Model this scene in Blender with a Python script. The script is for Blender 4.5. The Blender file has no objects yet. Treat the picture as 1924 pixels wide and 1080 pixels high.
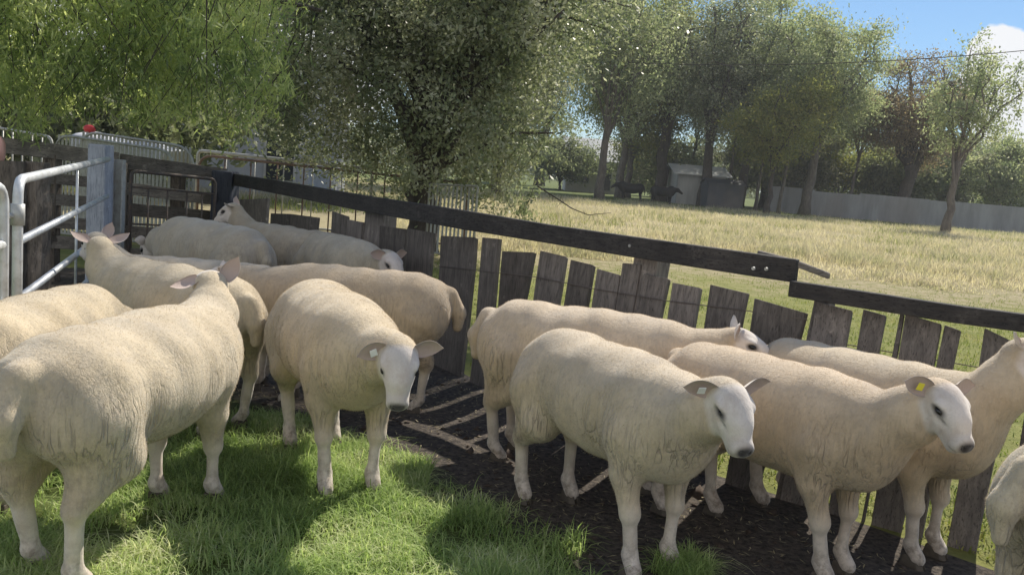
import bpy, math, random
import numpy as np
from mathutils import Vector, Matrix
R = math.radians
scene = bpy.context.scene
C = scene.collection
# ------------------------------------------------------------------ camera
FPX, PITCH, ROLL, CAM_H = 1666.0, 7.5, 4.75, 1.4
cam_data = bpy.data.cameras.new('camera'); cam = bpy.data.objects.new('camera', cam_data); C.objects.link(cam)
cam_data.sensor_width = 36; cam_data.lens = FPX/1924*36; cam_data.clip_start = .05; cam_data.clip_end = 2000
cam.matrix_world = Matrix.Translation((0, 0, CAM_H)) @ Matrix.Rotation(R(90-PITCH), 4, 'X') @ Matrix.Rotation(R(ROLL), 4, 'Z')
scene.camera = cam
CR = np.array((Matrix.Rotation(R(90-PITCH), 3, 'X') @ Matrix.Rotation(R(ROLL), 3, 'Z')))
def ray(px, py): return CR @ np.array([(px-962)/FPX, -(py-540)/FPX, -1.])
def G(px, py, z=0.):            # ground (or height z) point seen at a photo pixel
    d = ray(px, py); return np.array([0, 0, CAM_H]) + d*((z-CAM_H)/d[2])
def D(px, py, Y):               # point at depth Y
    d = ray(px, py); return np.array([0, 0, CAM_H]) + d*(Y/d[1])
# ------------------------------------------------------------------ sky, sun
SUN_AZ, SUN_EL = 30.0, 44.0     # azimuth clockwise from +Y
w = bpy.data.worlds.new('World'); scene.world = w; w.use_nodes = True
nt = w.node_tree; nt.nodes.clear()
def N(nt, t, **k):
    n = nt.nodes.new(t)
    for a, b in k.items(): setattr(n, a, b)
    return n
sky = N(nt, 'ShaderNodeTexSky', sky_type='NISHITA', sun_disc=False, sun_elevation=R(SUN_EL), sun_rotation=R(SUN_AZ))
sky.air_density = 1.0; sky.dust_density = .1; sky.ozone_density = 3.0
gm = N(nt, 'ShaderNodeGamma'); gm.inputs['Gamma'].default_value = .85; nt.links.new(sky.outputs[0], gm.inputs['Color'])
hsv = N(nt, 'ShaderNodeMixRGB', blend_type='MULTIPLY'); hsv.inputs[0].default_value = 1; nt.links.new(gm.outputs[0], hsv.inputs[1]); hsv.inputs[2].default_value = (.60, .78, .94, 1)
tc = N(nt, 'ShaderNodeTexCoord')
nz = N(nt, 'ShaderNodeTexNoise'); nz.inputs['Scale'].default_value = 9; nz.inputs['Detail'].default_value = 9; nz.inputs['Roughness'].default_value = .55
nt.links.new(tc.outputs['Generated'], nz.inputs['Vector'])
def cloud_mask(px, py, rad, squash):
    d = ray(px, py); d /= np.linalg.norm(d)
    sub = N(nt, 'ShaderNodeVectorMath', operation='SUBTRACT'); nt.links.new(tc.outputs['Generated'], sub.inputs[0]); sub.inputs[1].default_value = d
    sc = N(nt, 'ShaderNodeVectorMath', operation='MULTIPLY'); nt.links.new(sub.outputs[0], sc.inputs[0]); sc.inputs[1].default_value = (1, 1, squash)
    ln = N(nt, 'ShaderNodeVectorMath', operation='LENGTH'); nt.links.new(sc.outputs[0], ln.inputs[0])
    m = N(nt, 'ShaderNodeMath', operation='DIVIDE'); nt.links.new(ln.outputs['Value'], m.inputs[0]); m.inputs[1].default_value = rad
    a = N(nt, 'ShaderNodeMath', operation='MULTIPLY_ADD'); nt.links.new(nz.outputs['Fac'], a.inputs[0]); a.inputs[1].default_value = -1.8
    nt.links.new(m.outputs[0], a.inputs[2])
    r = N(nt, 'ShaderNodeMapRange'); nt.links.new(a.outputs[0], r.inputs['Value'])
    r.inputs['From Min'].default_value = .02; r.inputs['From Max'].default_value = .12; r.inputs['To Min'].default_value = 1; r.inputs['To Max'].default_value = 0
    return r.outputs['Result']
cm = [cloud_mask(1925, 165, .062, 1.0), cloud_mask(1882, 100, .036, 1.1), cloud_mask(1960, 330, .10, 2), cloud_mask(2350, 120, .2, 1.5), cloud_mask(400, 100, .2, 1.5)]
def fill_cloud(az, el, rad):      # unseen clouds added behind the camera as pale fill light
    x = math.sin(R(az))*math.cos(R(el)); y = math.cos(R(az))*math.cos(R(el)); global ray
    keep = ray; ray = lambda a, b: np.array([x, y, math.sin(R(el))]); r = cloud_mask(0, 0, rad, 1); ray = keep; return r
cm += [fill_cloud(190, 18, .62), fill_cloud(255, 22, .35), fill_cloud(130, 22, .40), fill_cloud(215, 42, .30)]
mx = cm[0]
for c in cm[1:]:
    q = N(nt, 'ShaderNodeMath', operation='MAXIMUM'); nt.links.new(mx, q.inputs[0]); nt.links.new(c, q.inputs[1]); mx = q.outputs[0]
mix = N(nt, 'ShaderNodeMixRGB'); nt.links.new(mx, mix.inputs[0]); nt.links.new(hsv.outputs[0], mix.inputs[1]); mix.inputs[2].default_value = (6.0, 6.1, 6.3, 1)
bg = N(nt, 'ShaderNodeBackground'); bg.inputs['Strength'].default_value = .11
out = N(nt, 'ShaderNodeOutputWorld'); nt.links.new(mix.outputs[0], bg.inputs['Color']); nt.links.new(bg.outputs[0], out.inputs['Surface'])
sd = bpy.data.lights.new('sun', 'SUN'); sd.energy = 4.9; sd.angle = R(.55); sd.color = (1, .93, .80)
sun = bpy.data.objects.new('sun', sd); C.objects.link(sun)
sdir = Vector((math.sin(R(SUN_AZ))*math.cos(R(SUN_EL)), math.cos(R(SUN_AZ))*math.cos(R(SUN_EL)), math.sin(R(SUN_EL))))
sun.rotation_euler = sdir.to_track_quat('Z', 'Y').to_euler(); sun.location = sdir*50
vs = scene.view_settings; scene.display_settings.display_device = 'sRGB'
vs.view_transform = 'Standard'; vs.look = 'None'; vs.gamma = 1; vs.use_curve_mapping = False; vs.exposure = .50
scene.cycles.max_bounces = 8; scene.cycles.diffuse_bounces = 5; scene.cycles.transparent_max_bounces = 4; scene.cycles.use_denoising = True

# ------------------------------------------------------------------ helpers
def tag(o, label=None, cat=None, group=None, kind=None):
    for k, v in (('label', label), ('category', cat), ('group', group), ('kind', kind)):
        if v: o[k] = v
    return o
def link(name, me, mat=None, parent=None):
    o = bpy.data.objects.new(name, me); C.objects.link(o)
    if mat is not None:
        for m in (mat if isinstance(mat, (list, tuple)) else [mat]): me.materials.append(m)
    if parent is not None: o.parent = parent
    return o
def empty(name, loc, rz=0):
    o = bpy.data.objects.new(name, None); C.objects.link(o); o.location = loc; o.rotation_euler = (0, 0, rz); o.empty_display_size = .1
    return o
def mesh_np(name, V, F, smooth=False, attrs=None):
    """V (n,3), F (m,k) faces of one size"""
    me = bpy.data.meshes.new(name); V = np.asarray(V, np.float32); F = np.asarray(F, np.int32)
    me.vertices.add(len(V)); me.vertices.foreach_set('co', V.ravel())
    k = F.shape[1]; me.loops.add(F.size); me.loops.foreach_set('vertex_index', F.ravel())
    me.polygons.add(len(F)); me.polygons.foreach_set('loop_start', np.arange(0, F.size, k, dtype=np.int32))
    try: me.polygons.foreach_set('loop_total', np.full(len(F), k, np.int32))
    except Exception: pass
    for an, (dom, dat) in (attrs or {}).items():
        a = me.attributes.new(an, 'FLOAT', dom); a.data.foreach_set('value', np.asarray(dat, np.float32))
    me.update(calc_edges=True)
    if smooth: me.polygons.foreach_set('use_smooth', np.ones(len(F), bool))
    me.validate(); return me
class MB:
    def __init__(s): s.v = []; s.f = []
    def add(s, v, f):
        n = len(s.v); s.v += [tuple(map(float, p)) for p in v]; s.f += [tuple(i+n for i in q) for q in f]
    def hexa(s, p):   # 8 points: bottom loop 0-3, top loop 4-7
        s.add(p, [(0, 3, 2, 1), (4, 5, 6, 7), (0, 1, 5, 4), (1, 2, 6, 5), (2, 3, 7, 6), (3, 0, 4, 7)])
    def box(s, c, d, rz=0.):
        c = np.array(c, float); x, y, z = [q/2 for q in d]; ca, sa = math.cos(rz), math.sin(rz)
        pts = [(-x, -y, -z), (x, -y, -z), (x, y, -z), (-x, y, -z), (-x, -y, z), (x, -y, z), (x, y, z), (-x, y, z)]
        s.hexa([c+np.array([a*ca-b*sa, a*sa+b*ca, q]) for a, b, q in pts])
    def beam(s, a, b, w, h, up=(0, 0, 1), rough=0., seg=1, rng=random):
        """rectangular board from a to b, w across, h along 'up'"""
        a = np.array(a, float); b = np.array(b, float); d = b-a; d /= np.linalg.norm(d)
        u = np.array(up, float); u -= d*(u@d); u /= np.linalg.norm(u); r = np.cross(d, u)
        rings = []
        for i in range(seg+1):
            c = a+(b-a)*i/seg; j = lambda: rng.uniform(-rough, rough)
            rings.append([c+r*(sx*w/2+j()*.5)+u*(sz*h/2+j()) for sx, sz in ((-1, -1), (1, -1), (1, 1), (-1, 1))])
        v = [p for q in rings for p in q]; f = [(0, 1, 2, 3), tuple(4*seg+k for k in (3, 2, 1, 0))]
        for i in range(seg):
            for k in range(4): f.append((4*i+k, 4*i+4+k, 4*i+4+(k+1) % 4, 4*i+(k+1) % 4))
        s.add(v, f)
    def tube(s, pts, rad, n=8, cap=True, jit=0., rng=random):
        P = [np.array(p, float) for p in pts]; m = len(P)
        rs = rad if hasattr(rad, '__len__') else [rad]*m
        t0 = P[1]-P[0]; t0 /= np.linalg.norm(t0)
        u = np.cross(t0, [0, 0, 1.]) if abs(t0[2]) < .9 else np.cross(t0, [1., 0, 0]); u /= np.linalg.norm(u)
        v = []
        for i in range(m):
            t = P[min(i+1, m-1)]-P[max(i-1, 0)]; t /= (np.linalg.norm(t)+1e-9); u = u-t*(u@t); u /= (np.linalg.norm(u)+1e-9); w_ = np.cross(t, u)
            for k in range(n):
                a = 2*math.pi*k/n; rr = rs[i]*(1+rng.uniform(-jit, jit) if jit else 1); v.append(P[i]+u*math.cos(a)*rr+w_*math.sin(a)*rr)
        f = []
        for i in range(m-1):
            for k in range(n): f.append((i*n+k, i*n+(k+1) % n, (i+1)*n+(k+1) % n, (i+1)*n+k))
        if cap: f.append(tuple(range(n-1, -1, -1))); f.append(tuple((m-1)*n+k for k in range(n)))
        s.add(v, f)
    def build(s, name, mat, parent=None, smooth=False, bevel=0., origin=None):
        me = bpy.data.meshes.new(name)
        v = s.v
        if origin is not None: v = [(a-origin[0], b-origin[1], c-origin[2]) for a, b, c in v]
        me.from_pydata(v, [], s.f); me.update()
        if smooth:
            for p in me.polygons: p.use_smooth = True
        o = link(name, me, mat, parent)
        if origin is not None: o.location = origin
        if bevel:
            b = o.modifiers.new('bevel', 'BEVEL'); b.width = bevel; b.segments = 2; b.limit_method = 'ANGLE'
        return o
def arc_pts(a, b, c, r, n=6):   # rounded corner at b
    a, b, c = [np.array(q, float) for q in (a, b, c)]; p = b+(a-b)/np.linalg.norm(a-b)*r; q = b+(c-b)/np.linalg.norm(c-b)*r
    return [(1-t)**2*p+2*t*(1-t)*b+t*t*q for t in np.linspace(0, 1, n)]

# ------------------------------------------------------------------ materials
def new_mat(name):
    m = bpy.data.materials.new(name); m.use_nodes = True; t = m.node_tree; t.nodes.clear()
    o = N(t, 'ShaderNodeOutputMaterial'); b = N(t, 'ShaderNodeBsdfPrincipled'); t.links.new(b.outputs[0], o.inputs['Surface'])
    return m, t, b, o
def noise(t, vec, scale, detail=4, rough=.55, dist=0.):
    n = N(t, 'ShaderNodeTexNoise'); n.inputs['Scale'].default_value = scale; n.inputs['Detail'].default_value = detail; n.inputs['Roughness'].default_value = rough; n.inputs['Distortion'].default_value = dist
    if vec is not None: t.links.new(vec, n.inputs['Vector'])
    return n.outputs['Fac']
def ramp(t, fac, stops):
    r = N(t, 'ShaderNodeValToRGB'); e = r.color_ramp.elements
    while len(e) < len(stops): e.new(.5)
    for i, (p, c) in enumerate(stops): e[i].position = p; e[i].color = (*c, 1) if len(c) == 3 else c
    t.links.new(fac, r.inputs[0]); return r.outputs[0]
def mixc(t, fac, a, b, mode='MIX'):
    m = N(t, 'ShaderNodeMixRGB', blend_type=mode)
    for i, q in enumerate((fac, a, b)):
        if hasattr(q, 'links') or hasattr(q, 'is_output'): t.links.new(q, m.inputs[i])
        elif isinstance(q, (int, float)): m.inputs[i].default_value = q
        else: m.inputs[i].default_value = (*q, 1)
    return m.outputs[0]
def mapr(t, v, a, b, c=0., d=1.):
    r = N(t, 'ShaderNodeMapRange'); t.links.new(v, r.inputs['Value'])
    for k, q in zip(('From Min', 'From Max', 'To Min', 'To Max'), (a, b, c, d)): r.inputs[k].default_value = q
    return r.outputs['Result']
def mth(t, op, a, b=0.):
    m = N(t, 'ShaderNodeMath', operation=op)
    for i, q in enumerate((a, b)):
        if isinstance(q, (int, float)): m.inputs[i].default_value = q
        else: t.links.new(q, m.inputs[i])
    return m.outputs[0]
def scaled(t, vec, s):
    m = N(t, 'ShaderNodeVectorMath', operation='MULTIPLY'); t.links.new(vec, m.inputs[0]); m.inputs[1].default_value = s; return m.outputs[0]
def bump(t, b, h, strength, dist=.01):
    n = N(t, 'ShaderNodeBump'); n.inputs['Strength'].default_value = strength; n.inputs['Distance'].default_value = dist
    t.links.new(h, n.inputs['Height']); t.links.new(n.outputs[0], b.inputs['Normal']); return n
def attr(t, name):
    a = N(t, 'ShaderNodeAttribute'); a.attribute_name = name; return a.outputs['Fac']

def mat_wood(name, dark, light, grain=(14, 14, 1.2), rough=.85, bs=.7):
    m, t, b, o = new_mat(name); c = N(t, 'ShaderNodeTexCoord').outputs['Object']; g = N(t, 'ShaderNodeNewGeometry')
    v = scaled(t, c, grain); n1 = noise(t, v, 3, 8, .65, .6); n2 = noise(t, c, 5, 4)
    n3 = noise(t, scaled(t, c, (grain[0]*4, grain[1]*4, grain[2]*2)), 4, 3)
    col = ramp(t, n1, [(.3, dark), (.7, light)]); col = mixc(t, mapr(t, n2, .35, .7, 0, .55), col, tuple(q*.55 for q in dark))
    col = mixc(t, mapr(t, n3, .56, .66, 0, .7), col, tuple(q*.35 for q in dark))
    oi = N(t, 'ShaderNodeObjectInfo'); kn = noise(t, scaled(t, c, (1, 1, .5)), 7, 2, .5); col = mixc(t, mapr(t, kn, .68, .74, 0, .8), col, tuple(q*.3 for q in dark))
    li = noise(t, c, 9, 6, .75); col = mixc(t, mapr(t, li, .60, .70, 0, .5), col, tuple(min(1, q*1.7) for q in light))
    bc = N(t, 'ShaderNodeBrightContrast'); t.links.new(col, bc.inputs[0]); hs_ = N(t, 'ShaderNodeHueSaturation'); t.links.new(mapr(t, oi.outputs['Random'], 0, 1, .6, 1.35), hs_.inputs['Value']); t.links.new(bc.outputs[0], hs_.inputs['Color']); col = hs_.outputs[0]
    t.links.new(col, b.inputs['Base Color']); b.inputs['Roughness'].default_value = rough; b.inputs['Specular IOR Level'].default_value = .25
    bump(t, b, mth(t, 'ADD', n1, mth(t, 'MULTIPLY', n3, -.6)), bs, .012); return m
M_picket = mat_wood('weathered_picket_wood', (.10, .09, .085), (.26, .23, .21))
M_rail = mat_wood('dark_rail_wood', (.035, .035, .038), (.085, .078, .075), grain=(3, 3, 14))
M_board = mat_wood('grey_brown_board', (.13, .115, .10), (.33, .29, .25), grain=(2, 2, 16))
M_bark_post = mat_wood('bark_post', (.09, .075, .062), (.34, .28, .23), grain=(9, 9, 1.6), bs=1.)
M_bluepost = mat_wood('grey_painted_post', (.24, .26, .30), (.36, .38, .43), grain=(14, 14, 1.5), bs=.3)
M_navypost = mat_wood('dark_stained_post', (.03, .035, .05), (.06, .065, .085), grain=(14, 14, 1.5), bs=.4)
def mat_metal(name, base, rough=.45, metal=.6, spot=(.35, .34, .32), amt=.5):
    m, t, b, o = new_mat(name); c = N(t, 'ShaderNodeTexCoord').outputs['Object']
    n1 = noise(t, c, 16, 6, .7); n2 = noise(t, c, 90, 3)
    col = mixc(t, mapr(t, n1, .42, .62, 0, amt), base, spot); t.links.new(col, b.inputs['Base Color'])
    t.links.new(mapr(t, n2, .3, .7, rough-.1, rough+.2), b.inputs['Roughness']); b.inputs['Metallic'].default_value = metal
    bump(t, b, n2, .15, .002); return m
M_galv = mat_metal('galvanised_pipe', (.62, .64, .66), .42, .35)
M_galv_d = mat_metal('dull_galvanised_steel', (.42, .43, .42), .55, .35, (.22, .2, .18))
M_rust = mat_metal('rusty_steel', (.14, .10, .085), .8, .1, (.24, .15, .11), .8)
M_darksteel = mat_metal('dark_steel', (.07, .065, .065), .7, .2, (.13, .09, .07), .8)
def mat_plain(name, col, var=.25, scale=6, rough=.8, spec=.3):
    m, t, b, o = new_mat(name); c = N(t, 'ShaderNodeTexCoord').outputs['Object']; n1 = noise(t, c, scale, 6, .6)
    t.links.new(mixc(t, mapr(t, n1, .3, .75), tuple(q*(1+var) for q in col), tuple(q*(1-var) for q in col)), b.inputs['Base Color'])
    b.inputs['Roughness'].default_value = rough; b.inputs['Specular IOR Level'].default_value = spec; bump(t, b, n1, .2, .01); return m
M_wire = mat_plain('old_wire', (.12, .10, .09), .2)
M_black = mat_plain('black_cable', (.02, .02, .02), .1)
M_tarp = mat_plain('white_tarpaulin', (.55, .56, .60), .15, 4, .6)
M_red = mat_plain('red_plastic', (.62, .06, .07), .1, 5, .45)
M_pink = mat_plain('pink_cloth', (.62, .36, .32), .15, 9, .9)
M_wallgrey = mat_plain('grey_wall_paint', (.30, .32, .36), .1, 2)
M_wallcream = mat_plain('cream_wall_paint', (.52, .50, .45), .1, 2)
M_roof = mat_plain('roof_sheet', (.42, .43, .44), .12, 2, .5)
M_roof_b = mat_plain('brown_roof_sheet', (.13, .11, .12), .15, 2, .6)
M_glass = mat_plain('dark_window_glass', (.03, .035, .045), .1, 2, .15, .6)
M_cattle = mat_plain('black_cattle_hide', (.012, .011, .011), .3, 6, .6)
M_hoof = mat_plain('hoof_horn', (.09, .075, .06), .3, 30, .7)
M_tag_y = mat_plain('yellow_tag_plastic', (.70, .62, .05), .08, 30, .4)
M_tag_w = mat_plain('white_tag_plastic', (.72, .72, .70), .08, 30, .4)
m, t, b, o = new_mat('eye_gloss'); b.inputs['Base Color'].default_value = (.008, .006, .005, 1); b.inputs['Roughness'].default_value = .15; M_eye = m
def mat_corr(name, base):
    m, t, b, o = new_mat(name); c = N(t, 'ShaderNodeTexCoord').outputs['Object']
    n1 = noise(t, scaled(t, c, (1, 1, .25)), 1.3, 6, .65); n2 = noise(t, c, .35, 3)
    col = mixc(t, mapr(t, n1, .35, .7), base, tuple(q*.62 for q in base)); col = mixc(t, mapr(t, n2, .5, .65, 0, .35), col, (.20, .17, .15))
    t.links.new(col, b.inputs['Base Color']); b.inputs['Roughness'].default_value = .6; b.inputs['Metallic'].default_value = .2; return m
M_corr = mat_corr('corrugated_sheet', (.27, .28, .30))
M_corr_l = mat_corr('pale_corrugated_sheet', (.42, .42, .42))
M_corr_d = mat_corr('dark_corrugated_sheet', (.06, .065, .08))
def mat_bark(name, a, bcol):
    m, t, b, o = new_mat(name); c = N(t, 'ShaderNodeTexCoord').outputs['Object']
    n1 = noise(t, scaled(t, c, (1, 1, .3)), 9, 8, .7, .5); t.links.new(ramp(t, n1, [(.35, a), (.68, bcol)]), b.inputs['Base Color'])
    b.inputs['Roughness'].default_value = .95; bump(t, b, n1, .9, .04); return m
M_bark_dark = mat_bark('dark_bark', (.035, .03, .026), (.10, .085, .075))
M_bark_grey = mat_bark('grey_bark', (.07, .06, .052), (.19, .17, .15))
def mat_leaf(name, cols, trans=.35, rough=.6, spec=.25):
    m, t, b, o = new_mat(name); a = attr(t, 'rnd'); g = N(t, 'ShaderNodeNewGeometry')
    c = N(t, 'ShaderNodeTexCoord').outputs['Object']; n1 = noise(t, c, 1.3, 3)
    f = mth(t, 'ADD', mth(t, 'MULTIPLY', a, .5), mth(t, 'MULTIPLY', mapr(t, n1, .36, .64), .5))
    k = len(cols); col = ramp(t, f, [((i+.5)/k, cc) for i, cc in enumerate(cols)])
    t.links.new(col, b.inputs['Base Color']); b.inputs['Roughness'].default_value = rough; b.inputs['Specular IOR Level'].default_value = spec
    tr = N(t, 'ShaderNodeBsdfTranslucent'); t.links.new(mixc(t, 1., col, (1.12, 1.18, .86), 'MULTIPLY'), tr.inputs['Color'])
    ms = N(t, 'ShaderNodeMixShader'); ms.inputs[0].default_value = trans; t.links.new(b.outputs[0], ms.inputs[1]); t.links.new(tr.outputs[0], ms.inputs[2]); t.links.new(ms.outputs[0], o.inputs['Surface'])
    return m
M_leaf_olive = mat_leaf('olive_leaf', [(.08, .105, .065), (.15, .18, .105), (.25, .275, .17), (.37, .375, .28), (.60, .59, .50)], .42, .45, .5)
M_leaf_pepper = mat_leaf('pepper_leaf', [(.11, .15, .07), (.22, .285, .12), (.37, .44, .18), (.56, .60, .26), (.78, .80, .56)], .62, .45, .4)
M_leaf_gum = mat_leaf('gum_leaf', [(.13, .165, .10), (.22, .265, .15), (.32, .355, .21), (.42, .435, .29), (.54, .53, .40)], .55, .55, .3)
M_leaf_gold = mat_leaf('yellowing_leaf', [(.13, .16, .06), (.20, .22, .075), (.28, .28, .09), (.36, .31, .12)], .5)
M_leaf_mistle = mat_leaf('brown_mistletoe_leaf', [(.16, .13, .11), (.23, .18, .14), (.31, .23, .15), (.34, .29, .17)], .5)
M_leaf_dark = mat_leaf('dark_shrub_leaf', [(.12, .145, .095), (.19, .215, .13), (.27, .285, .18)], .5)
M_leaf_grey = mat_leaf('grey_shrub_leaf', [(.12, .135, .095), (.18, .19, .13), (.25, .25, .18), (.3, .28, .22)], .4)
M_grass = mat_leaf('green_grass', [(.16, .235, .07), (.27, .38, .12), (.39, .50, .18), (.53, .60, .28), (.74, .73, .50)], .48, .55, .25)
M_grass_short = mat_leaf('short_yellow_green_grass', [(.12, .17, .03), (.18, .23, .045), (.25, .28, .07), (.36, .33, .13)], .35)
M_grass_dry = mat_leaf('dry_grass', [(.36, .35, .22), (.50, .45, .32), (.62, .53, .41), (.74, .66, .54)], .45, .7, .2)
M_straw = mat_leaf('straw', [(.30, .25, .15), (.42, .35, .2), (.5, .44, .3)], .2)

# ------------------------------------------------------------------ ground
def mat_ground():
    m, t, b, o = new_mat('ground_soil'); gp = N(t, 'ShaderNodeNewGeometry').outputs['Position']
    s = N(t, 'ShaderNodeSeparateXYZ'); t.links.new(gp, s.inputs[0]); X, Y = s.outputs[0], s.outputs[1]
    nb = noise(t, gp, .55, 5, .6); nm = noise(t, gp, 4, 6, .65); nf = noise(t, gp, 38, 6, .7)
    mud = ramp(t, nf, [(.34, (.028, .026, .026)), (.50, (.10, .086, .076)), (.66, (.17, .145, .12)), (.80, (.34, .29, .24))])
    green = ramp(t, nm, [(.3, (.07, .10, .03)), (.6, (.13, .16, .045)), (.8, (.2, .19, .08))])
    short = ramp(t, nm, [(.3, (.17, .19, .055)), (.55, (.24, .25, .08)), (.8, (.36, .30, .15))])
    dirt = ramp(t, nm, [(.3, (.30, .24, .15)), (.55, (.40, .33, .23)), (.75, (.26, .27, .12))])
    dry = ramp(t, nm, [(.3, (.27, .24, .13)), (.6, (.42, .36, .23)), (.8, (.24, .27, .11))])
    # distance along the field with a wandering edge
    yy = mth(t, 'ADD', Y, mth(t, 'MULTIPLY', mth(t, 'SUBTRACT', nb, .5), 9.))
    c = mixc(t, mth(t, 'MULTIPLY', mapr(t, yy, 11.5, 14.0), mapr(t, nm, .40, .60, .25, 1)), short, dirt)
    c = mixc(t, mapr(t, yy, 14.5, 17.), c, dry)
    c = mixc(t, mapr(t, yy, 50, 54), c, green)
    # pen: left of the fence line; x + .9*(y) below the fence
    f1 = mth(t, 'ADD', mth(t, 'MULTIPLY', X, 1.36), Y)            # fence left run
    f2 = mth(t, 'ADD', mth(t, 'MULTIPLY', X, 1.0), Y)
    pen = mth(t, 'MULTIPLY', mth(t, 'LESS_THAN', f1, 5.55), mth(t, 'LESS_THAN', Y, 9.3))
    pen2 = mth(t, 'MULTIPLY', mth(t, 'LESS_THAN', f2, 5.35), mth(t, 'GREATER_THAN', X, -.1))
    pen = mth(t, 'MAXIMUM', pen, pen2)
    g1 = mth(t, 'ADD', mth(t, 'MULTIPLY', X, .9), Y)
    gi = mapr(t, mth(t, 'ADD', mth(t, 'ADD', g1, mth(t, 'MULTIPLY', mth(t, 'MAXIMUM', X, 0.), 1.)), mth(t, 'MULTIPLY', mth(t, 'SUBTRACT', nm, .5), 1.2)), 3.3, 3.7, 1, 0)
    inside = mixc(t, gi, mud, green)
    c = mixc(t, pen, c, inside); c = mixc(t, mapr(t, nf, .35, .7, 0, .35), c, mixc(t, 1., c, (.45, .42, .4), 'MULTIPLY'))
    t.links.new(c, b.inputs['Base Color']); b.inputs['Roughness'].default_value = .95; b.inputs['Specular IOR Level'].default_value = .15
    bump(t, b, mth(t, 'ADD', nf, mth(t, 'MULTIPLY', nm, 1.5)), .8, .03); return m
def gz(x, y):
    return .012*np.sin(x*3.1+1)*np.cos(y*2.7)+.008*np.sin(x*7.3+y*5.1)
near = np.concatenate([np.linspace(-400, -12, 14), np.linspace(-10, 10, 201), np.linspace(12, 400, 14)])
nearY = np.concatenate([np.linspace(-60, -2, 6), np.linspace(0, 14, 141), np.linspace(16, 700, 24)])
XX, YY = np.meshgrid(near, nearY); fade = np.clip((14-np.abs(YY-2))/4, 0, 1)*np.clip((10-np.abs(XX))/3, 0, 1)
VV = np.stack([XX, YY, gz(XX, YY)*fade], -1).reshape(-1, 3); nx = len(near); ny = len(nearY)
ii = (np.arange(ny-1)[:, None]*nx+np.arange(nx-1)[None]).ravel(); FF = np.stack([ii, ii+1, ii+nx+1, ii+nx], 1)
tag(link('ground', mesh_np('ground', VV, FF, True), mat_ground()), kind='structure')

# ------------------------------------------------------------------ blades and leaves
def blades(rng, P, h, wd, lean, seg=3, curl=1.):
    """curved grass blades rooted at P (n,3) -> V,F,rnd"""
    n = len(P); a = rng.uniform(0, 2*np.pi, n); dx, dy = np.cos(a), np.sin(a); px, py = -dy, dx
    h = h*rng.uniform(.5, 1.25, n); L = lean*rng.uniform(.2, 1.4, n)*h; sw = rng.normal(0, .3, n)
    V = np.zeros((n, seg*2+2, 3))
    for i in range(seg+1):
        f = i/seg; wv = wd*(1-f**1.6*.92)
        cx = P[:, 0]+dx*L*f**1.7+px*sw*h*f*f*.5; cy = P[:, 1]+dy*L*f**1.7+py*sw*h*f*f*.5; cz = P[:, 2]+h*(f-curl*.45*f**3*np.minimum(L/h, 1.5))
        V[:, 2*i] = np.stack([cx-px*wv/2, cy-py*wv/2, cz], 1); V[:, 2*i+1] = np.stack([cx+px*wv/2, cy+py*wv/2, cz], 1)
    base = np.arange(n)[:, None]*(seg*2+2); F = np.concatenate([base+np.array([2*i, 2*i+1, 2*i+3, 2*i+2]) for i in range(seg)], 1).reshape(-1, 4)
    return V.reshape(-1, 3), F, np.repeat(rng.uniform(0, 1, n), seg)
def leaves(rng, P, L, W, droop=.3, fold=True):
    """leaf-shaped quads at P"""
    n = len(P); d = rng.normal(0, 1, (n, 3)); d[:, 2] -= droop*2; d /= np.linalg.norm(d, axis=1)[:, None]
    u = np.cross(d, rng.normal(0, 1, (n, 3))); u /= np.linalg.norm(u, axis=1)[:, None]
    L = L*rng.uniform(.6, 1.35, (n, 1)); W = W*rng.uniform(.6, 1.35, (n, 1))
    V = np.stack([P-d*L/2, P+u*W/2-d*L*.08, P+d*L/2, P-u*W/2-d*L*.08], 1).reshape(-1, 3)
    F = np.arange(n)[:, None]*4+np.arange(4); return V, F, rng.uniform(0, 1, n)
def cat(parts):
    V, F, A = [], [], []; o = 0
    for v, f, a in parts: V.append(v); F.append(f+o); A.append(a); o += len(v)
    return np.concatenate(V), np.concatenate(F), np.concatenate(A)
def blade_obj(name, parts, mat, label=None, cat_=None, parent=None, **k):
    V, F, A = cat(parts); me = mesh_np(name, V, F, False, {'rnd': ('FACE', A)}); o = link(name, me, mat, parent)
    if label: tag(o, label, cat_, **k)
    return o

# ---- fence line of the pen (ground points), outward lean grows to the right
FB = np.array([(-2.98, 9.45), (-.10, 5.55), (1.20, 4.05), (1.98, 3.52), (2.75, 2.95)])
FLEAN = [0., 3., 10., 17., 19.]
def fence_hit(px, py):
    """where a photo pixel meets the leaned plane of the fence: point, segment direction, outward normal, up-in-plane"""
    d = ray(px, py); o = np.array([0, 0, CAM_H]); best = None
    for i in range(len(FB)-1):
        a = np.array([*FB[i], 0]); b_ = np.array([*FB[i+1], 0]); e = (b_-a)/np.linalg.norm(b_-a); n = np.array([-e[1], e[0], 0])
        for it in range(2):
            th = R((FLEAN[i]+FLEAN[i+1])/2); up = np.array([n[0]*math.sin(th), n[1]*math.sin(th), math.cos(th)]); pn = np.cross(e, up)
            tt = ((a-o)@pn)/(d@pn); p = o+d*tt; s = ((p-a)@e)/np.linalg.norm(b_-a)
        if tt > 0 and -.0 <= s <= 1.0001 or (tt > 0 and i in (0, len(FB)-2) and -.3 < s < 1.4 and best is None):
            best = (p, e, n, up)
            if 0 <= s <= 1: break
    return best

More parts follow.
